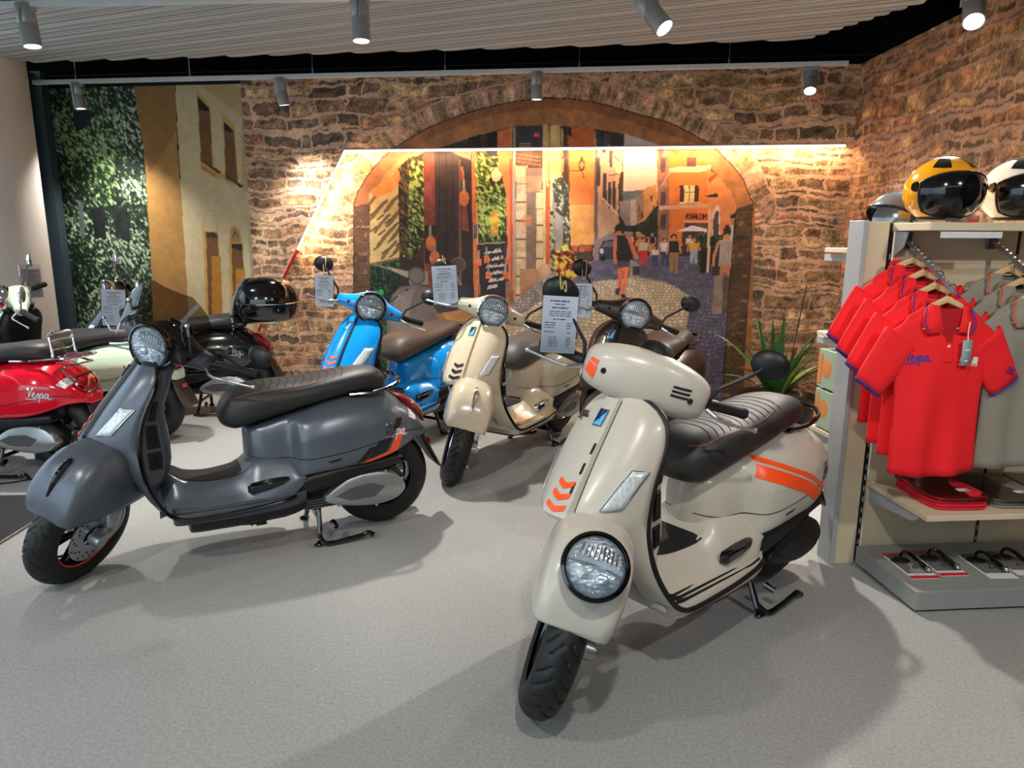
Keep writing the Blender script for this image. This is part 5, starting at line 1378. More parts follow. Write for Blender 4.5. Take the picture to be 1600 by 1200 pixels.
# corrugated deck: ribs run 14 degrees off the back wall
ra = R(-14); rd = Vector((math.cos(ra), math.sin(ra), 0)); rn = Vector((-rd.y, rd.x, 0))
bm = bmesh.new(); prev = None; per = .082
for k in range(int(9.6/per*8)):
    s_ = -2.6 + k*per/8; ph_ = (k % 8)/8; zz = 2.80 + .011*(1 if ph_ < .375 else (-1 if .5 <= ph_ < .875 else 0))
    a = bm.verts.new(rn*s_ + rd*-8 + Vector((0,0,zz))); b = bm.verts.new(rn*s_ + rd*6 + Vector((0,0,zz)))
    if prev: bm.faces.new((prev[0], prev[1], b, a))
    prev = (a, b)
def cut(co, no):
    g = bm.verts[:] + bm.edges[:] + bm.faces[:]
    bmesh.ops.bisect_plane(bm, geom=g, plane_co=co, plane_no=no, clear_outer=True)
cut((0,5.62,0), (0,1,0)); cut((1.36,5.61,0), Vector((.78,.48,0)).normalized()); cut((0,-1.6,0), (0,-1,0)); cut((-5.7,0,0), (-1,0,0))
me = bpy.data.meshes.new('ceiling'); bm.to_mesh(me); bm.free(); me.materials.append(meshmetal())
o = bpy.data.objects.new('ceiling', me); COL.objects.link(o); struct(o)
M_void = mat('black_void', (7,7,8), .95, var=.1, spec=.05)
mb = MB(); mb.box((-1.4, 2.3, 3.55), (10.2,9.4,.08)); struct(mb.build('ceiling_soffit', M_void))
mb = MB(); mb.box((-1.4, 6.62, 3.12), (10.2,.08,.9)); mb.box((2.9, 4.0, 3.22), (.1,5.4,.66), None); struct(mb.build('trim_1', M_void))
mb = MB(); mb.box((-1.5, D+.22, 2.80), (7.6,.62,.03)); struct(mb.build('trim_2', M_void))
M_col = mat('white_column_plaster', (214,208,202), .7, var=.02, scale=6)
mb = MB(); mb.rev([(.36,0),(.36,2.9)], 56, Matrix.Translation((-5.11, 5.52, 0)), cap=True); struct(mb.build('column', M_col))
M_frame = mat('slate_window_frame', (52,66,76), .45, var=.05)
mb = MB()
mb.box((-5.34, 6.18, 1.4), (.10,.14,2.9)); mb.box((-5.20, 6.12, 1.4), (.07,.12,2.9)); mb.box((-5.12, 6.2, 1.4), (.13,.09,2.9))
struct(mb.build('window_frame_1', M_frame))
mb = MB()
for yy in (-1.6,.0,1.6,3.2,4.8,6.2): mb.box((-6.0, yy, 1.4), (.10,.08,2.9))
for zz in (.04,1.0,2.85): mb.box((-6.0, 2.3, zz), (.10,8.0,.08))
w1 = struct(mb.build('window_1', M_frame))
mb = MB(); mb.box((-6.0, 2.3, 1.44), (.012,7.9,2.74)); mb.build('window_glass', M_glass, w1)
mb = MB(); mb.box((1.2, -2.45, 1.4), (5.0,.1,2.8)); struct(mb.build('wall_front', M_plaster))  # unseen wall behind the camera, added to cut daylight on the near floor
# entrance mat with its metal border at the left
mb = MB(); q = [(-2.82,3.04),(-3.06,3.36),(-4.9,3.05),(-4.62,2.4),(-2.74,2.55)]
mb.prism(q, .001, .008, 'z'); em = mb.build('entrance_mat', mat('mat_fibre', (34,34,36), .95, var=.3, scale=300, bump=.4, bscale=400))
tag(em, 'dark entrance mat with a metal border under the front of the grey scooter', 'mat')
mb = MB(); mb.tube([(p[0],p[1],.008) for p in q], .006, 6, closed=True); mb.build('border', M_alu, em)
mb = MB(); mb.tube(crv([(-4.6,3.25,.005),(-3.8,3.42,.005),(-3.45,3.50,.005),(-3.3,3.62,.005),(-3.1,3.68,.005)], 6), .004, 6); tag(mb.build('power_cable', M_black), 'thin black cable lying on the floor under the red scooter', 'cable')

# ------------------------------------------------------------------ lamps and tracks
def emis(name, col, s):
    m = bpy.data.materials.new(name); m.use_nodes = True; N = m.node_tree.nodes; p = N['Principled BSDF']
    p.inputs['Base Color'].default_value = (.8,.8,.8,1); p.inputs['Emission Color'].default_value = (*col, 1); p.inputs['Emission Strength'].default_value = s
    return m
M_lamp = emis('lamp_glow', (1,.97,.92), 9.)
M_led = emis('led_glow', (1,.86,.74), 2.5)
WARM = (1., .94, .86)
def spot(name_label, top, aim, size=.26, power=60, cone=88, blend=.7, col=WARM, grp='track spotlights', on=True, rad=.09):
    """cylinder lamp on a bracket under a track; top = fixing point."""
    top = Vector(top); a = (Vector(aim)).normalized()
    root = thing('track_spotlight', name_label, 'spotlight', top, 0, grp)
    piv = Vector((0,0,-.085)); r = size*.2
    F = frame(piv, a)
    mb = MB(); mb.rev([(0,-size*.42),(r*.94,-size*.42),(r,-size*.40),(r,0),(r*.97,.002),(r,.004),(r,size*.5),(r*.9,size*.5),(r*.86,size*.46)], 26, F); hs = mb.build('housing', M_lampgrey, root, angle=40)
    mb = MB(); mb.rev([(0,size*.465),(r*.86,size*.465)], 24, F); mb.build('lens', M_lamp if on else M_glass, hs, fix=False)
    sx = F.to_3x3() @ Vector((1,0,0)); sx.z = 0; sx.normalize()
    mb = MB(); mb.tube([piv + sx*(r+.006), piv + sx*(r+.006) + Vector((0,0,.06)), piv + sx*(r+.002) + Vector((0,0,.075)), piv - sx*(r+.002) + Vector((0,0,.075)), piv - sx*(r+.006) + Vector((0,0,.06)), piv - sx*(r+.006)], .006, 6, flat=1.4); mb.build('bracket', M_lampgrey, root)
    mb = MB(); mb.box((0,0,-.008), (.12,.03,.022)); mb.build('adaptor', M_lampgrey, root, bevel=.003)
    if on:
        l = bpy.data.lights.new('spot_light', 'SPOT'); l.energy = power; l.spot_size = R(cone); l.spot_blend = blend; l.color = col; l.shadow_soft_size = rad*.6
        lo = bpy.data.objects.new('spot_light', l); COL.objects.link(lo); lo.parent = root
        lo.matrix_local = frame(piv + a*(size*.5+.01), -a)
    return root
def track(label, p0, p1, wires):
    p0, p1 = Vector(p0), Vector(p1); t = thing('lighting_track', label, 'lighting track', p0, 0, 'ceiling lighting tracks')
    d = p1-p0; ang = math.atan2(d.y, d.x); M_ = Matrix.Rotation(ang, 4, 'Z')
    mb = MB(); mb.box((d.length/2, 0, 0), (d.length,.036,.034), M_); mb.build('rail', mat('track_grey', (206,212,215), .4), t, bevel=.003)
    for w in wires:
        mb = MB(); q = M_ @ Vector((w*d.length, 0, 0)); mb.tube([q + Vector((0,0,.017)), q + Vector((0,0,.06))], .008, 6); mb.tube([q + Vector((0,0,.05)), q + Vector((0,0,.80))], .0016, 5); mb.build('suspension_wire', M_steel, t)
track('long grey suspended lighting track in front of the stone wall', (-4.93,5.92,2.705), (1.76,5.965,2.705), (.06,.215,.375,.54,.70,.87))
track('grey lighting track along the top edge of the view, under the corrugated deck', (-4.6,4.12,2.765), (2.03,4.475,2.765), (.1,.5,.9))
BK = 95.
spot('spotlight at the left end of the suspended track, before the ivy print', (-4.53,5.925,2.684), (0.06,.05,-1), .23, on=True, power=BK*1.1, cone=100)
spot('spotlight on the suspended track left of the arch, lighting bare stone', (-2.70,5.935,2.684), (.10,.12,-1), .23, power=BK*1.2, cone=80)
spot('spotlight on the suspended track right above the arch', (-.58,5.945,2.684), (0,.03,-1), .22, power=BK*.8, cone=80)
spot('tilted spotlight at the right end of the suspended track', (1.50,5.96,2.684), (-.14,-.62,-1), .23, power=BK*1.2, cone=100)
FR = 230.
spot('front spotlight nearest the white column, pointing at the floor', (-3.47,4.18,2.743), (.12,-.02,-1), .26, power=FR)
spot('front spotlight above the blue scooter, pointing straight down', (-1.445,4.285,2.743), (.03,-.06,-1), .26, power=FR)
spot('front spotlight swivelled sideways above the brown scooter', (.215,4.375,2.743), (.45,-.32,-.62), .27, power=FR)
spot('front spotlight glaring at the upper right corner', (1.94,4.465,2.743), (-.25,-.75,-.9), .27, power=FR)
# LED line on the wall: lit along the top and part of the slope, red bar below
led = thing('led_line', 'bright LED line framing the arch picture, bent down to a red bar', 'light strip', (-2.303, D-.001, 2.152))
A0 = Vector((4.196,-.022,0)); A1 = Vector((0,-.022,0)); A2 = Vector((-.487,-.022,-.852)); A3 = Vector((-1.222,-.022,-2.142))
mb = MB(); 
def bar(p, q, w, h, off=0.):
    d = (q-p).normalized(); nrm = Vector((-d.z,0,d.x)) if d.x < 0 else Vector((d.z,0,-d.x))
    mb.add([p+nrm*(off)+Vector((0,y,0)) for y in (0,h)] + [p+nrm*(off+w)+Vector((0,y,0)) for y in (0,h)] + [q+nrm*(off)+Vector((0,y,0)) for y in (0,h)] + [q+nrm*(off+w)+Vector((0,y,0)) for y in (0,h)], [(0,1,3,2),(4,6,7,5),(0,4,5,1),(2,3,7,6),(0,2,6,4),(1,5,7,3)])
for p, q in ((A0,A1),(A1,A2)): mb.tube([p+Vector((0,.004,0)), q+Vector((0,.004,0))], .009, 8)
mb.build('diffuser', M_led, led)
mb = MB(); mb.tube([A2, A3], .013, 8); mb.build('red_bar', mat('red_enamel', (176,22,22), .35, coat=.3), led)
mb = MB(); mb.tube([A0+Vector((0,.013,.012)), A1+Vector((-.008,.013,.012)), A2+Vector((-.012,.013,.004))], .008, 6); mb.build('profile', M_alu, led)
def strip_light(p, q, e, up):
    """the warm light the LED line throws down the wall."""
    l = bpy.data.lights.new('led_wash', 'AREA'); l.shape = 'RECTANGLE'; l.size = (q-p).length; l.size_y = .02; l.energy = e; l.color = (1,.60,.32)
    o = bpy.data.objects.new('led_wash', l); COL.objects.link(o); x = (q-p).normalized(); z = -Vector(up).normalized(); y = z.cross(x)
    c = (p+q)/2; o.matrix_world = Matrix(((x.x,y.x,z.x,c.x),(x.y,y.y,z.y,c.y),(x.z,y.z,z.z,c.z),(0,0,0,1)))
o3 = Vector((-2.303, D, 2.152))
strip_light(o3+Vector((.02,-.10,-.02)), o3+Vector((4.18,-.10,-.02)), 20., (0,.50,-1))
strip_light(o3+Vector((.03,-.10,-.03)), o3+A2+Vector((.03,-.08,0)), 6., (.82,.50,-.5))
track('added grey lighting track over the open floor, out of view, for fill spotlights', (-4.2,.55,2.765), (2.2,.75,2.765), (.1,.5,.9))  # track added out of view to carry the fill lamps
FILL_POWER = 75.  # unseen spotlights added as fill for the surfaces facing the camera
for k, (x_, lb) in enumerate(((-3.6,'first added fill spotlight over the open floor, out of view, by the window side'),(-1.7,'second added fill spotlight over the open floor, out of view'),(.2,'third added fill spotlight over the open floor, out of view'),(1.9,'last added fill spotlight over the open floor, out of view, by the stone wall'))):
    spot(lb, (x_, .56+.03*(x_+4.2), 2.743), (.02*k,.75,-1), .26, power=FILL_POWER, cone=110)
# ------------------------------------------------------------------ display unit with polo shirts, helmets, parts
GM = Matrix.Translation((1.146, 3.114, 0)) @ Matrix.Rotation(R(12), 4, 'Z')   # local x along the unit, -y towards the customer
def gthing(name, label, cat, p, rz=0., group=None):
    t = thing(name, label, cat, (0,0,0), 0, group); t.matrix_world = GM @ Matrix.Translation(p) @ Matrix.Rotation(rz, 4, 'Z'); return t
unit = gthing('display_unit', 'birch and grey display unit with clothes arms and shelves at the right', 'display unit', (0,0,0))
UW = .86
mb = MB(); mb.box((.018+(UW-.018)/2, .018, .745), (UW-.036,.02,1.47)); mb.build('back_panel', M_wood, unit)
mb = MB(); mb.box((-.051, .018, .745), (.098,.02,1.49)); mb.build('end_panel', M_wood, unit, bevel=.001)
mb = MB(); mb.box((-.112, .045, .747), (.022,.11,1.494)); mb.build('end_post', M_greym, unit, bevel=.002)
mb = MB(); mb.box((UW, .045, .747), (.022,.11,1.494)); mb.build('end_post', M_greym, unit, bevel=.002)
for xx in (.010, .565):
    mb = MB(); mb.box((xx, .016, .745), (.014,.018,1.48)); up = mb.build('slotted_upright', M_black, unit)
    mb = MB()
    for k in range(26): mb.box((xx, .0065, .10+.05*k), (.005,.002,.022))
    mb.build('slots', M_greym, up)
mb = MB(); mb.box((.43, -.105, 1.468), (.84,.25,.030)); mb.build('top_board', M_wood, unit, bevel=.002)
mb = MB(); mb.box((.17, -.235, 1.437), (.245,.006,.024)); mb.build('price_rail', mat('price_rail_white', (205,208,210), .4), unit, bevel=.002)
mb = MB(); mb.box((.43, .06, 1.385), (.90,.06,.0001)); 
mb = MB(); mb.box((.42, -.20, .374), (.80,.40,.022)); mb.build('shelf_board', M_wood, unit, bevel=.002)
mb = MB(); mb.prism([(-.005,.362),(-.005,.30),(-.30,.325),(-.33,.345),(-.33,.362)], .03, .036, 'x'); mb.build('shelf_bracket', M_greym, unit)
mb = MB(); mb.prism([(-.005,.362),(-.005,.30),(-.30,.325),(-.33,.345),(-.33,.362)], .55, .556, 'x'); mb.build('shelf_bracket', M_greym, unit)
mb = MB(); mb.prism([(0,1.45),(0,1.35),(-.06,1.39),(-.08,1.45)], .02, .026, 'x'); mb.build('board_bracket', M_greym, unit)
def armz(v): return 1.405 - .165*(v-.02)/.284
for xx in (.067,.437):
    mb = MB(); mb.tube([(xx,-.005,armz(.005)), (xx,-.325,armz(.325))], .011, 4); am = mb.build('clothes_arm', M_steel, unit, angle=20)
    mb = MB(); mb.box((xx,-.004,armz(0)), (.045,.012,.07)); mb.build('arm_bracket', M_alud, am, bevel=.004)
    mb = MB()
    for k in range(12):
        v = .04+.024*k; mb.ell((xx,-v,armz(v)+.014), (.006,.006,.007), None, 8, 5)
    mb.build('arm_studs', M_chrome, am)
# shelves and packs on the far side
for zz in (1.37,.985,.53):
    mb = MB(); mb.box((.44,.25,zz), (1.0,.30,.02)); mb.build('rear_shelf', M_wood, unit, bevel=.002)
    mb = MB(); mb.box((-.03,.29,zz-.035), (.012,.30,.03)); mb.build('shelf_bracket', M_greym, unit)
M_pack = mat('orange_pack', (206,128,74), .5); M_packg = mat('sage_green', (150,170,146), .5)
for k, zz in enumerate((.545,.735)):
    t = gthing('printed_box', ('upper' if k else 'lower') + ' orange and sage box on the rear shelf of the display unit', 'box', (.0,.29,zz), 0, 'boxes behind the display unit')
    mb = MB(); mb.box((.02,0,.092), (.15,.16,.180)); mb.build('carton', M_packg, t, bevel=.003)
    mb = MB(); Fp = lambda a, b: Vector((-.0565, a, b))
    ribbon_into(mb, [(.06,.02),(.06,.16)], .035, Fp); 
    mb.ell((-.053,.0,.095), (.003,.062,.062), None, 16, 8); mb.build('orange_panel', M_pack, t)
    mb = MB(); Fn = lambda a, b: Vector((a, -.0815, b))
    patch_into(mb, [(-.054,.003),(.02,.003),(.0,.177),(-.054,.177)], Fn, 1, 1); mb.build('orange_panel', M_pack, t, fix=False)
    mb = MB(); Fn = lambda a, b: Vector((a, -.0825, b))
    for j, (px_, pz_) in enumerate(((-.045,.14),(-.02,.12),(-.03,.08),(-.015,.06))):
        ribbon_into(mb, crv([(px_,pz_),(px_+.008,pz_+.012),(px_+.014,pz_-.004),(px_+.022,pz_+.01)], 4), .003, Fn)
    mb.build('lettering', M_whited, t, fix=False)
# low plinth
pl = gthing('plinth', 'low grey plinth carrying blister packs in front of the display unit', 'plinth', (0,-.22,0))
mb = MB(); mb.box((.43,-.0,.049), (.87,.42,.078)); mb.build('platform', mat('plinth_grey', (140,142,140), .5, var=.03), pl, bevel=.002)
mb = MB(); mb.box((.43,-.0,.005), (.84,.39,.010)); mb.build('toe_kick', M_black, pl)

# ------------------------------------------------------------------ polo shirts on hangers
M_polo = mat('red_pique', (238,26,34), .8, var=.04, scale=260, bump=.25, bscale=900)
M_polog = mat('grey_pique', (138,132,120), .8, var=.05, scale=260, bump=.25, bscale=900)
M_navy = mat('navy_trim', (62,52,140), .7); M_otrim = mat('orange_trim', (236,92,44), .7)
M_hang = mat('beech_hanger', (214,178,132), .45, var=.08, scale=9, stretch=(10,1,1))
M_tagp = mat('hang_tag_card', (140,156,160), .5)
def polo(label, u, v, col, trimc, full, group, tilt=0.):
    t = gthing('polo_shirt', label, 'polo shirt', (u,-v,1.168 + .165*(.304-v)/.284), R(tilt), group); t.matrix_world = t.matrix_world @ Matrix.Diagonal((1, .72, 1, 1))
    rows = [(-.640,.172,.040),(-.636,.172,.042),(-.55,.170,.044),(-.45,.167,.046),(-.35,.168,.048),(-.27,.174,.050),(-.21,.186,.050),(-.15,.200,.046),(-.11,.206,.040),(-.082,.196,.034),(-.06,.168,.032),(-.04,.135,.034),(-.022,.102,.036),(-.008,.08,.037)]
    zz = np.concatenate([np.linspace(-.64,-.15,18), np.linspace(-.135,-.008,12)]); T = pch(rows, zz); rings = []; n = 64
    ph_ = random.random()*6
    for z, (w, d) in zip(zz, T):
        dn = min(1, max(0, (-z-.1)/.5)); ring = []
        for k in range(n):
            a = 2*PI*k/n; ca, sa = math.cos(a), math.sin(a)
            x_ = w*math.copysign(abs(ca)**.8, ca); fold = .012*dn*math.sin(x_*46+ph_) + .009*math.sin(x_*24 - z*7 + ph_*2)*min(1, max(0,(-z-.05)/.15)) 
            y_ = d*math.copysign(abs(sa)**.9, sa)*(1 + .0*dn) + fold*abs(sa)*(1 if sa < 0 else .6)
            zf = z + (.016 if sa > 0 and z > -.05 else 0)
            ring.append((x_ + .018*dn, y_, zf - (.010*math.sin(x_*14+ph_)*dn if z < -.6 else 0)))
        rings.append(ring)
    mb = MB(); mb.loft(rings, cap=False)
    for sg in (1,-1):
        sr = []
        for q in np.linspace(0,1,9):
            cx = sg*(.155 + .118*q); cz = -.115 - .165*q - .015*q*q; hw = .085 - .024*q; dp = .036 - .004*q + .004*math.sin(q*9+ph_)
            ux, uz = .80, .60
            sr.append([(cx + sg*ux*hw*math.cos(a) , dp*math.sin(a)*(1+.15*math.sin(3*a+ph_)), cz + uz*hw*math.cos(a)*1.) for a in np.linspace(0,2*PI,25)[:-1]])
        # sleeve runs down and out; its section lies across that direction
        sr2 = []
        for q, ring in zip(np.linspace(0,1,9), sr): sr2.append(ring)
        mb.loft(sr2, cap=False)
    body = mb.build('shirt_body', col, t, solid=.003, angle=70)
    for sg in (1,-1):
        mb = MB(); mb.tube([Vector(p) for p in ([(sg*(.155+.118) + sg*.80*.061*math.cos(a), .033*math.sin(a), -.115-.165-.015 + .60*.061*math.cos(a)) for a in np.linspace(0,2*PI,25)[:-1]])], .004, 6, closed=True); mb.build('cuff_trim', trimc, t)
    # neck opening, collar, placket
    mb = MB()
    vs = [(-.050,-.0405,.004),(.050,-.0405,.004),(.012,-.051,-.120),(-.004,-.051,-.120)]
    mb.add(vs, [(0,1,2,3)]); mb.build('neck_opening', mat('shirt_inside_' + col.name, (170,12,26) if col is M_polo else (104,98,90), .85), t, fix=False)
    for sg in (1,-1):
        P_ = [(sg*.046,-.044,.014),(sg*.074,-.030,.020),(sg*.094,-.020,.0),(sg*.106,-.046,-.050),(sg*.088,-.062,-.088),(sg*.030,-.064,-.082),(sg*.038,-.056,-.04)]
        mb = MB(); mb.add(P_, [(0,1,2,6),(2,3,6),(3,4,5,6)] if sg > 0 else [(6,2,1,0),(6,3,2),(6,5,4,3)]); cl = mb.build('collar', col, t, solid=.004, fix=False)
        mb = MB(); mb.tube(crv([(sg*.086,-.026,.006),(sg*.098,-.0478,-.045),(sg*.084,-.0655,-.086)], 5), .0042, 5, flat=.6); mb.build('collar_stripe', trimc, cl)
    mb = MB(); mb.tube(crv([(-.062,.030,.022),(-.045,.036,.004),(0,.038,-.002),(.045,.036,.004),(.062,.030,.022)], 5), .006, 6, flat=.6); mb.build('neck_tape', trimc, t)
    mb = MB(); mb.tube(crv([(-.082,.012,.012),(-.06,.034,.026),(0,.040,.022),(.06,.034,.026),(.082,.012,.012)], 5), .011, 6, flat=.5); mb.build('collar_stand', col, t)
    if full:
        bb = BVHTree.FromPolygons([Vector(p) for p in rings[0]], []) if 0 else None
        bv = MB(); bv.loft(rings, cap=False); bv = BVHTree.FromPolygons([Vector(p) for p in bv.v], bv.f)
        def fr(a, b, off=.0035):
            h_ = bv.ray_cast(Vector((a,-.5,b)), Vector((0,1,0))); p = h_[0] if h_[0] is not None else Vector((a,-.05,b)); return p + Vector((0,-off,0))
        mb = MB(); patch_into(mb, [(-.016,-.195),(.020,-.195),(.020,-.112),(-.016,-.112)], fr, 2, 6); pk = mb.build('placket', col, t, fix=False)
        mb = MB(); ribbon_into(mb, [(.020,-.112),(.020,-.19)], .002, lambda a, b: fr(a, b, .0045)); ribbon_into(mb, [(-.016,-.195),(.020,-.195)], .002, lambda a, b: fr(a, b, .0045)); mb.build('placket_seam', mat('shirt_shade', (140,8,22), .9), pk, fix=False)
        for (bx, bz) in ((-.034,-.082),(.002,-.105),(.004,-.135)):
            mb = MB(); mb.rev([(0,.002),(.0045,.002),(.0055,0)], 12, frame(fr(bx, bz, .012 if bz > -.1 else .005), (0,-1,0))); mb.build('button', M_whited, t)
        mb = MB(); script_into(mb, (-.150,-.198), .105, fr, .03, .05); mb.build('chest_script', M_navy, t, fix=False)
        mb = MB()
        for (a, b, w_, h_) in ((.052,-.192,.026,.026),(.084,-.197,.016,.022),(.108,-.203,.026,.026)):
            patch_into(mb, [(a,b),(a+w_,b-.003),(a+w_,b+h_-.003),(a+.3*w_,b+h_)], fr, 2, 2)
        for k in range(9): patch_into(mb, [(.052+.0095*k,-.206-.001*k),(.058+.0095*k,-.2065-.001*k),(.058+.0095*k,-.200-.001*k),(.052+.0095*k,-.1995-.001*k)], fr, 1, 1)
        mb.build('chest_print', M_whited, t, fix=False)
        mb = MB()
        for (a, b, w_) in ((.262,-.222,.03),(.255,-.238,.04)):
            for k in range(4): mb.add([Vector((a+w_*k/4, -.040+.010*k/4, b-.004*k)), Vector((a+w_*(k+.7)/4, -.039+.010*k/4, b-.004*k)), Vector((a+w_*(k+.7)/4, -.039+.010*k/4, b+.010-.004*k)), Vector((a+w_*k/4, -.040+.010*k/4, b+.010-.004*k))], [(0,1,2,3)])
        mb.build('sleeve_print', M_navy, t, fix=False)
        hx = mb = MB(); mb.add([(.045,-.078,-.205),(.084,-.076,-.205),(.084,-.072,-.110),(.045,-.074,-.110)], [(0,1,2,3)]); ht = mb.build('hang_tag', M_tagp, t, solid=.0015, fix=False)
        mb = MB(); mb.tube(crv([(.064,-.074,-.114),(.062,-.072,-.08),(.068,-.064,-.045)], 5), .0022, 5); mb.build('tag_string', M_whited, ht)
        mb = MB()
        for (z_, w_) in ((-.150,.018),(-.190,.014)): mb.add([(.065-w_/2,-.0785,z_),(.065+w_/2,-.078,z_),(.065+w_/2,-.078,z_+.005),(.065-w_/2,-.0785,z_+.005)], [(0,1,2,3)])
        mb.build('tag_print', M_whited, ht, fix=False)
    # hanger
    h = gthing('coat_hanger', 'wooden hanger inside the ' + label.split(' on ')[0].split(',')[0], 'hanger', (u,-v,1.168 + .165*(.304-v)/.284), R(tilt), 'wooden hangers on the arms')
    mb = MB(); rr = []
    for x_ in np.linspace(-.112,.112,25):
        q = abs(x_)/.112; zc = .036 - .46*min(abs(x_),.06) - 1.05*max(0,abs(x_)-.06); hh = .013 - .004*q
        rr.append([(x_, y_, zc + z_) for y_, z_ in ((-.009,-hh),(.009,-hh),(.009,hh),(-.009,hh))])
    mb.loft(rr); mb.build('shoulder_bar', M_hang, h, bevel=.004)
    mb = MB(); mb.tube([(-.10,-.03,-.070),(.10,-.03,-.070)], .004, 6); mb.build('cross_bar', M_hang, h)
    mb = MB(); arm = armz(v) - (1.168 + .165*(.304-v)/.284); dx = .067 - u if u < .3 else .437 - u
    mb.tube(crv([(0,0,.045),(0,0,.056),(.012,0,arm-.016),(dx+.017,0,arm+.004),(dx+.010,0,arm+.017),(dx,0,arm+.020),(dx-.012,0,arm+.014)], 5), .0022, 6); mb.build('hook', M_chrome, h)
    return t
nm = ('front red polo shirt with chest lettering and grey hang tag, on the left arm', 'second red polo shirt from the front, on the left arm', 'third red polo shirt from the front, on the left arm', 'rearmost red polo shirt next to the panel, on the left arm')
for k in range(4): polo(nm[k], .055, .305-.078*k, M_polo, M_navy, k == 0, 'red polo shirts on the left arm', tilt=0)
nm = ('front grey polo shirt with orange trim, on the right arm', 'middle grey polo shirt with orange trim, on the right arm', 'rearmost grey polo shirt with orange trim, on the right arm')
for k in range(3): polo(nm[k], .425, .275-.075*k, M_polog, M_otrim, False, 'grey polo shirts on the right arm')

# ------------------------------------------------------------------ folded shirts in clear bags
M_bag = glassmat('clear_bag', (246,246,248), .12)
def stack(cx, cy, n, col, cn, rz):
    names = ['bottom', 'second', 'third', 'fourth']
    for k in range(n):
        top = k == n-1
        lb = ('topmost' if top else 'bottom' if k == 0 else 'middle' if n == 3 else names[k] + ' from the bottom') + ' folded ' + cn + ' shirt in the ' + cn + ' stack on the shelf'
        t = gthing('folded_shirt', lb, 'folded shirt', (cx + .003*math.sin(k*2), cy, .386 + .0135*k), R(rz + 1.5*math.sin(k*3)), 'folded shirts on the shelf')
        mb = MB(); rr = []
        for zz, s in ((0,.97),(.003,1.),(.009,1.),(.0125,.95)):
            rr.append([(.115*s*math.copysign(abs(math.cos(a))**.35, math.cos(a)), .155*s*math.copysign(abs(math.sin(a))**.35, math.sin(a)), zz + (.002*math.sin(6*a+k) if zz > .01 else 0)) for a in np.linspace(0,2*PI,41)[:-1]])
        mb.loft(rr); mb.build('cloth', col, t, angle=50)
        if top:
            mb = MB(); rr = []
            for zz, s in ((-.0,1.02),(.0135,1.02)): rr.append([(.118*s*math.copysign(abs(math.cos(a))**.35, math.cos(a)), .160*s*math.copysign(abs(math.sin(a))**.35, math.sin(a)), zz + .0015*math.sin(9*a)) for a in np.linspace(0,2*PI,41)[:-1]])
            mb.loft(rr); mb.build('clear_bag', M_bag, t, angle=50)
            mb = MB(); mb.box((.045,-.075,.0150), (.05,.028,.0006)); st = mb.build('size_sticker', M_whited, t)
            mb = MB()
            for q in range(6): mb.box((.052+.0035*q,-.078,.0155), (.0015+.0008*(q % 2),.016,.0003))
            mb.build('bar_code', M_ink, st)
stack(.205, -.20, 4, mat('folded_red', (214,32,52), .8), 'red', -3)
stack(.455, -.20, 3, mat('folded_grey', (126,120,112), .8), 'grey', -4)
stack(.70, -.20, 3, mat('folded_teal', (92,116,120), .8), 'teal', -4)

# ------------------------------------------------------------------ blister packs on the plinth
M_blist = mat('pack_card_white', (222,222,224), .4); M_packred = mat('pack_red', (206,44,54), .4); M_packblue = mat('pack_blue', (120,158,190), .4)
def pack(lb, cx, cy, rz, head, foot):
    t = gthing('blister_pack', lb, 'blister pack', (cx, cy, .0895), R(rz), 'blister packs with levers on the plinth')
    mb = MB(); mb.box((0,0,.001), (.118,.235,.002)); mb.build('card', M_blist, t)
    mb = MB(); mb.box((0,.103,.0025), (.117,.028,.001)); mb.build('header_strip', head, t)
    if foot: mb = MB(); mb.box((0,-.105,.0025), (.117,.024,.001)); mb.build('footer_strip', foot, t)
    mb = MB(); mb.ell((-.018,.035,.008), (.040,.028,.008), None, 18, 8); mb.build('mirror_blank', M_black, t)
    mb = MB(); mb.tube(crv([(-.005,.062,.012),(.004,.058,.034),(.022,.040,.036),(.032,-.005,.024),(.036,-.055,.018)], 5), [.006]*6+[.007]*6+[.009]*5+[.010]*4, 8); lv = mb.build('lever', M_blackg, t)
    mb = MB(); mb.ell((.038,-.066,.018), (.011,.015,.012), None, 12, 8); mb.build('ball_end', M_chrome, lv)
    mb = MB(); mb.ell((.006,-.028,.008), (.010,.010,.008), None, 10, 6); mb.build('clamp', M_alud, t)
    mb = MB(); mb.loft([[(x_*s, y_*s + .01, z_) for x_, y_ in ((-.052,-.085),(.052,-.085),(.052,.075),(-.052,.075))] for z_, s in ((.002,1.),(.012,.97),(.016,.9))]); mb.build('blister', M_bag, t, bevel=.003)
pack('leftmost lever blister pack with red strips on the grey plinth', .105, -.215, -2, M_packred, M_packred)
pack('second lever blister pack from the left, red strips, on the plinth', .240, -.200, -2, M_packred, M_packred)
pack('lever blister pack with blue header, third from the left on the plinth', .425, -.235, -4, M_packblue, None)
pack('lever blister pack with blue header at the frame edge of the plinth', .560, -.215, -4, M_packblue, None)

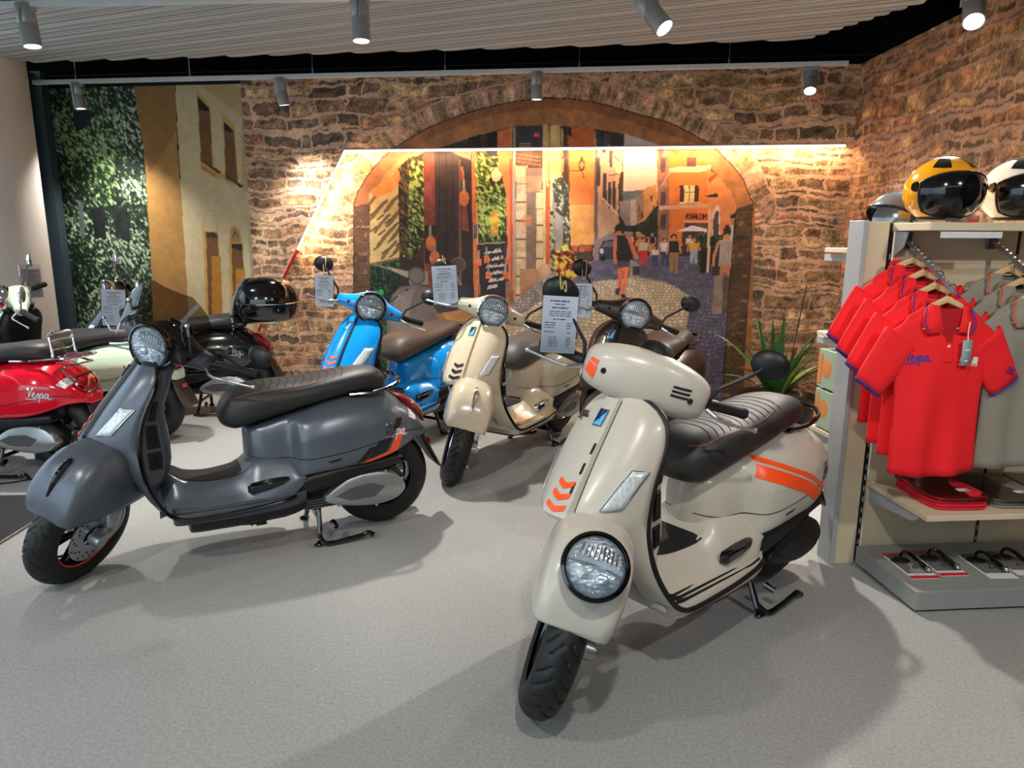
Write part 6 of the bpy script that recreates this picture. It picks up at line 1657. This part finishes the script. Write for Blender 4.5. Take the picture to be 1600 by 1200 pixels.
# ------------------------------------------------------------------ helmets
def helmet(lb, p, rz, shell, visor, stripe=None, clear=False):
    t = gthing('helmet', lb, 'helmet', p, R(rz), 'helmets on the top board')
    def sp(a, e, s=1.):   # a azimuth from the front (-y), e elevation
        return Vector((.135*s*math.sin(a)*math.cos(e), -.150*s*math.cos(a)*math.cos(e), .118 + .118*s*math.sin(e)*(1.1 if e > 0 else 1.0)))
    mb = MB(); rr = []
    for e in np.linspace(-1.0, 1.5, 22):
        rr.append([sp(a, e) for a in np.linspace(0, 2*PI, 41)[:-1]])
    mb.loft(rr, True); sh = mb.build('shell', shell, t, angle=60)
    mb = MB(); rows = []
    for i, q in enumerate(np.linspace(0,1,15)):
        row = []
        for a in np.linspace(-1.12,1.12,31):
            e1 = .50 - .28*(abs(a)/1.12)**2.5; e0 = -.92 + .25*(abs(a)/1.12)**4
            row.append(sp(a, e0 + (e1-e0)*q, 1.035))
        rows.append(row)
    mb.loft(rows, cap=False, wrap=False); vz = mb.build('visor', visor, t, solid=.004, fix=False, angle=60)
    edge = rows[-1] + [r_[-1] for r_ in rows[::-1]] + rows[0][::-1] + [r_[0] for r_ in rows]
    mb = MB(); mb.tube(edge[::2], .005, 5, closed=True); mb.build('visor_seal', M_black, vz)
    for sg in (1,-1):
        mb = MB(); mb.rev([(0,.008),(.016,.008),(.020,0)], 16, frame(sp(sg*1.25, .12, 1.02), (sg,-.15,.1))); mb.build('visor_pivot', M_blackg, vz)
    mb = MB(); mb.tube([sp(a, -1.0, 1.01) for a in np.linspace(0,2*PI,41)[:-1]], .006, 6, closed=True); mb.build('edge_trim', M_black, t)
    if stripe:
        for sg in (-1, 1):
            mb = MB(); rows = [[sp(a, e, 1.008) for e in np.linspace(.66 + .1*abs(a-.5*sg), 1.15, 8)] for a in np.linspace(-.95 if sg < 0 else .35, -.35 if sg < 0 else .95, 8)]
            mb.loft(rows, cap=False, wrap=False); mb.build('black_stripe', M_blackg, sh, fix=False)
        mb = MB(); rows = [[sp(a, e, 1.006) for e in np.linspace(1.2, 1.49, 6)] for a in np.linspace(0, 2*PI, 30)]
        mb.loft(rows, cap=False, wrap=False); mb.build('crown_patch', stripe, sh, fix=False)
helmet('yellow helmet with dark visor and black stripes on the top board', (.135,-.09,1.484), -6, mat('helmet_yellow', (240,160,14), .12, coat=.8), M_blackg, M_whited)
helmet('white and black helmet with dark visor at the right frame edge', (.455,-.09,1.484), -8, mat('helmet_white', (222,216,204), .12, coat=.8), M_blackg, M_blackg)
helmet('silver grey open helmet with clear visor, behind the yellow helmet', (.19,.25,1.381), -75, mat('helmet_silver', (140,142,144), .2, metal=.5, coat=.6), M_glass)
cdm = gthing('price_placard', 'clear price placard lying under the yellow helmet', 'placard', (.085,-.20,1.485), R(-4))
mb = MB(); mb.box((0,0,.009), (.10,.006,.018)); mb.build('holder', M_bag, cdm)
mb = MB(); mb.box((.02,-.004,.009), (.045,.001,.012)); mb.build('print', M_ink, cdm)
t = gthing('red_tag', 'small red seal tag lying below the yellow helmet', 'tag', (.20,-.195,1.485)); mb = MB(); mb.box((0,0,.006), (.035,.006,.012)); mb.build('seal', M_packred, t, bevel=.002)

# ------------------------------------------------------------------ plant in a low black pot
pt = thing('potted_plant', 'leafy green plant in a low black pot before the stone wall', 'plant', (1.30, 5.42, 0))
mb = MB(); mb.rev([(0,0),(.22,0),(.27,.05),(.305,.20),(.31,.262),(.295,.27),(.28,.262),(.27,.22),(0,.215)], 40); po = mb.build('pot', mat('pot_black', (20,20,22), .3, coat=.3), pt, angle=50)
mb = MB(); mb.rev([(0,.232),(.272,.228)], 30); mb.build('soil', mat('soil', (36,28,22), .95, var=.4, scale=60), pt, fix=False)
M_leaf = mat('strap_leaf', (50,104,40), .45, var=.35, scale=12); M_leaf2 = mat('pale_leaf', (128,150,70), .5, var=.3, scale=12)
rg = random.Random(4)
for k in range(32):
    a = rg.uniform(0, 2*PI); ln = rg.uniform(.34,.66); lean = rg.uniform(.12,1.25); c0 = Vector((.05*math.cos(a), .05*math.sin(a), .23))
    if abs(math.sin(a)) > .6 and math.sin(a) > 0: lean *= .6
    dr = Vector((math.cos(a), math.sin(a), 0)); mb = MB(); L_, R_ = [], []
    for i in range(9):
        q = i/8; el = PI/2 - lean*(.55 + .75*q*q); p = c0 + dr*(ln*q*math.sin(lean*(.45+.55*q))) + Vector((0,0,ln*q*math.cos(lean*(.45+.55*q)*.95)))
        w_ = .024*math.sin(PI*min(1, .12+q*.9))**.7*(1-.0*q) + .001; sd_ = Vector((-dr.y, dr.x, 0))
        L_.append([p + sd_*w_ + Vector((0,0,.006)), p, p - sd_*w_ + Vector((0,0,.006))])
    mb.loft(L_, cap=False, wrap=False); mb.build('leaf', M_leaf2 if k % 9 == 4 else M_leaf, pt, fix=False, angle=80)
mb = MB(); mb.tube([(.075,.08,.22),(.19,.12,1.08)], .004, 6); mb.build('support_stick', M_black, pt)

# ------------------------------------------------------------------ price sheets in clear sleeves hung on the mirrors
def sheet(lb, M_root, S, at_, rz, w_, h_, drop=.03, tilt=0., red_line=True, pitch=0.):
    """card hanging below point at_ (scooter space), facing rz in the world."""
    p = M_root @ (S @ Vector(at_)); t = thing('price_sheet', lb, 'price sheet', p, 0, 'price sheets hung on the mirrors')
    t.matrix_world = Matrix.Translation(p) @ Matrix.Rotation(R(rz), 4, 'Z') @ Matrix.Rotation(R(tilt), 4, 'Y') @ Matrix.Rotation(R(pitch), 4, 'X')
    z1 = -drop-.030; mb = MB(); mb.box((0,0,z1-h_/2), (w_,.0012,h_)); ca = mb.build('paper', M_paper, t)
    mb = MB(); mb.add([(x_,y_,z_) for y_ in (-.0022,.0022) for x_, z_ in ((-w_/2-.006,z1-h_-.004),(w_/2+.006,z1-h_-.004),(w_/2+.006,z1+.030),(-w_/2-.006,z1+.030))], [(0,1,2,3),(4,5,6,7),(0,1,5,4),(1,2,6,5),(3,0,4,7)]); mb.build('clear_sleeve', M_sleeve, t, fix=False)
    mb = MB(); mr = MB(); F_ = lambda a, b: Vector((a,-.0012,b)); rg = random.Random(len(lb))
    def words(target, x0, x1, z, th):
        x_ = x0
        while x_ < x1-.004:
            l_ = min(rg.uniform(.006,.02), x1-x_); ribbon_into(target, [(x_,z),(x_+l_,z)], th, F_); x_ += l_+.003
    s = h_/.21; Z = lambda q: z1 - q*s
    words(mb, -w_*.30, w_*.30, Z(.018), .0042*s); words(mr, -w_*.16, w_*.14, Z(.030), .0036*s); words(mb, -w_*.24, w_*.24, Z(.043), .0042*s)
    for q in (.056,.064,.072): words(mb, -w_*.30, w_*.32, Z(q), .0022*s)
    words(mb, -w_*.18, w_*.18, Z(.085), .0032*s)
    for q in (.098,.107,.116,.132):
        words(mb, -w_*.42, -w_*.08, Z(q), .0024*s); words(mb, w_*.22, w_*.38, Z(q+.001), .0026*s); words(mb, w_*.04, w_*.07, Z(q), .0024*s)
    for q in (.152,.160,.168,.176,.184):
        words(mb, -w_*.28, -w_*.02, Z(q), .0022*s); words(mb, w_*.22, w_*.36, Z(q), .0022*s)
    mb.build('print', M_ink, ca, fix=False); mr.build('red_print', M_inkred, ca, fix=False)
    mb = MB(); mb.tube(crv([(0,-.004,z1+.022),(.010,-.012,z1+.05),(.014,-.01,.03),(.0,.02,.055),(-.006,.012,z1+.06),(-.002,.0,z1+.022)], 5), .0017, 5); mb.build('rubber_band', M_band, t)
    return t
bpy.context.view_layer.update()
def mw(o): return o.matrix_world.copy()
sheet('price sheet hanging on the mirror of the grey-beige scooter', mw(beige), S_beige, (.89,-.345,1.125), 8, .112, .185, drop=-.045, tilt=3)
sheet('price sheet hanging on the mirror of the dark brown scooter', mw(brown), S_brown, (.89,-.35,1.14), 12, .112, .20, drop=.05, tilt=1)
sheet('price sheet hanging on the mirror of the cream scooter', mw(cream), S_cream, (.89,-.35,1.14), 6, .15, .23, drop=-.05, tilt=-3)
sheet('price sheet hanging on the mirror of the bright blue scooter', mw(blue), S_blue, (.89,-.35,1.14), 10, .115, .20, drop=.03, tilt=2)
sheet('price sheet hanging on the handlebar of the black scooter', mw(black), S_black, (1.02,.30,1.05), 28, .16, .27, drop=-.10, tilt=3)
sheet('price sheet hanging on the mirror of the mint scooter', mw(mint), S_mint, (.86,-.33,1.12), 70, .14, .21, drop=.0, tilt=0)
# ------------------------------------------------------------------ daylight
w = bpy.data.worlds.new('daylight'); SC.world = w; w.use_nodes = True; N = w.node_tree.nodes; L_ = w.node_tree.links
bg = N['Background']; tc = N.new('ShaderNodeTexCoord'); sp = N.new('ShaderNodeSeparateXYZ'); rp = N.new('ShaderNodeValToRGB')
L_.new(tc.outputs['Generated'], sp.inputs['Vector']); L_.new(sp.outputs['Z'], rp.inputs['Fac'])
rp.color_ramp.elements[0].position = .0; rp.color_ramp.elements[0].color = (.46,.54,.58,1); rp.color_ramp.elements[1].position = .35; rp.color_ramp.elements[1].color = (.66,.84,.97,1)
L_.new(rp.outputs['Color'], bg.inputs['Color']); bg.inputs['Strength'].default_value = 2.2
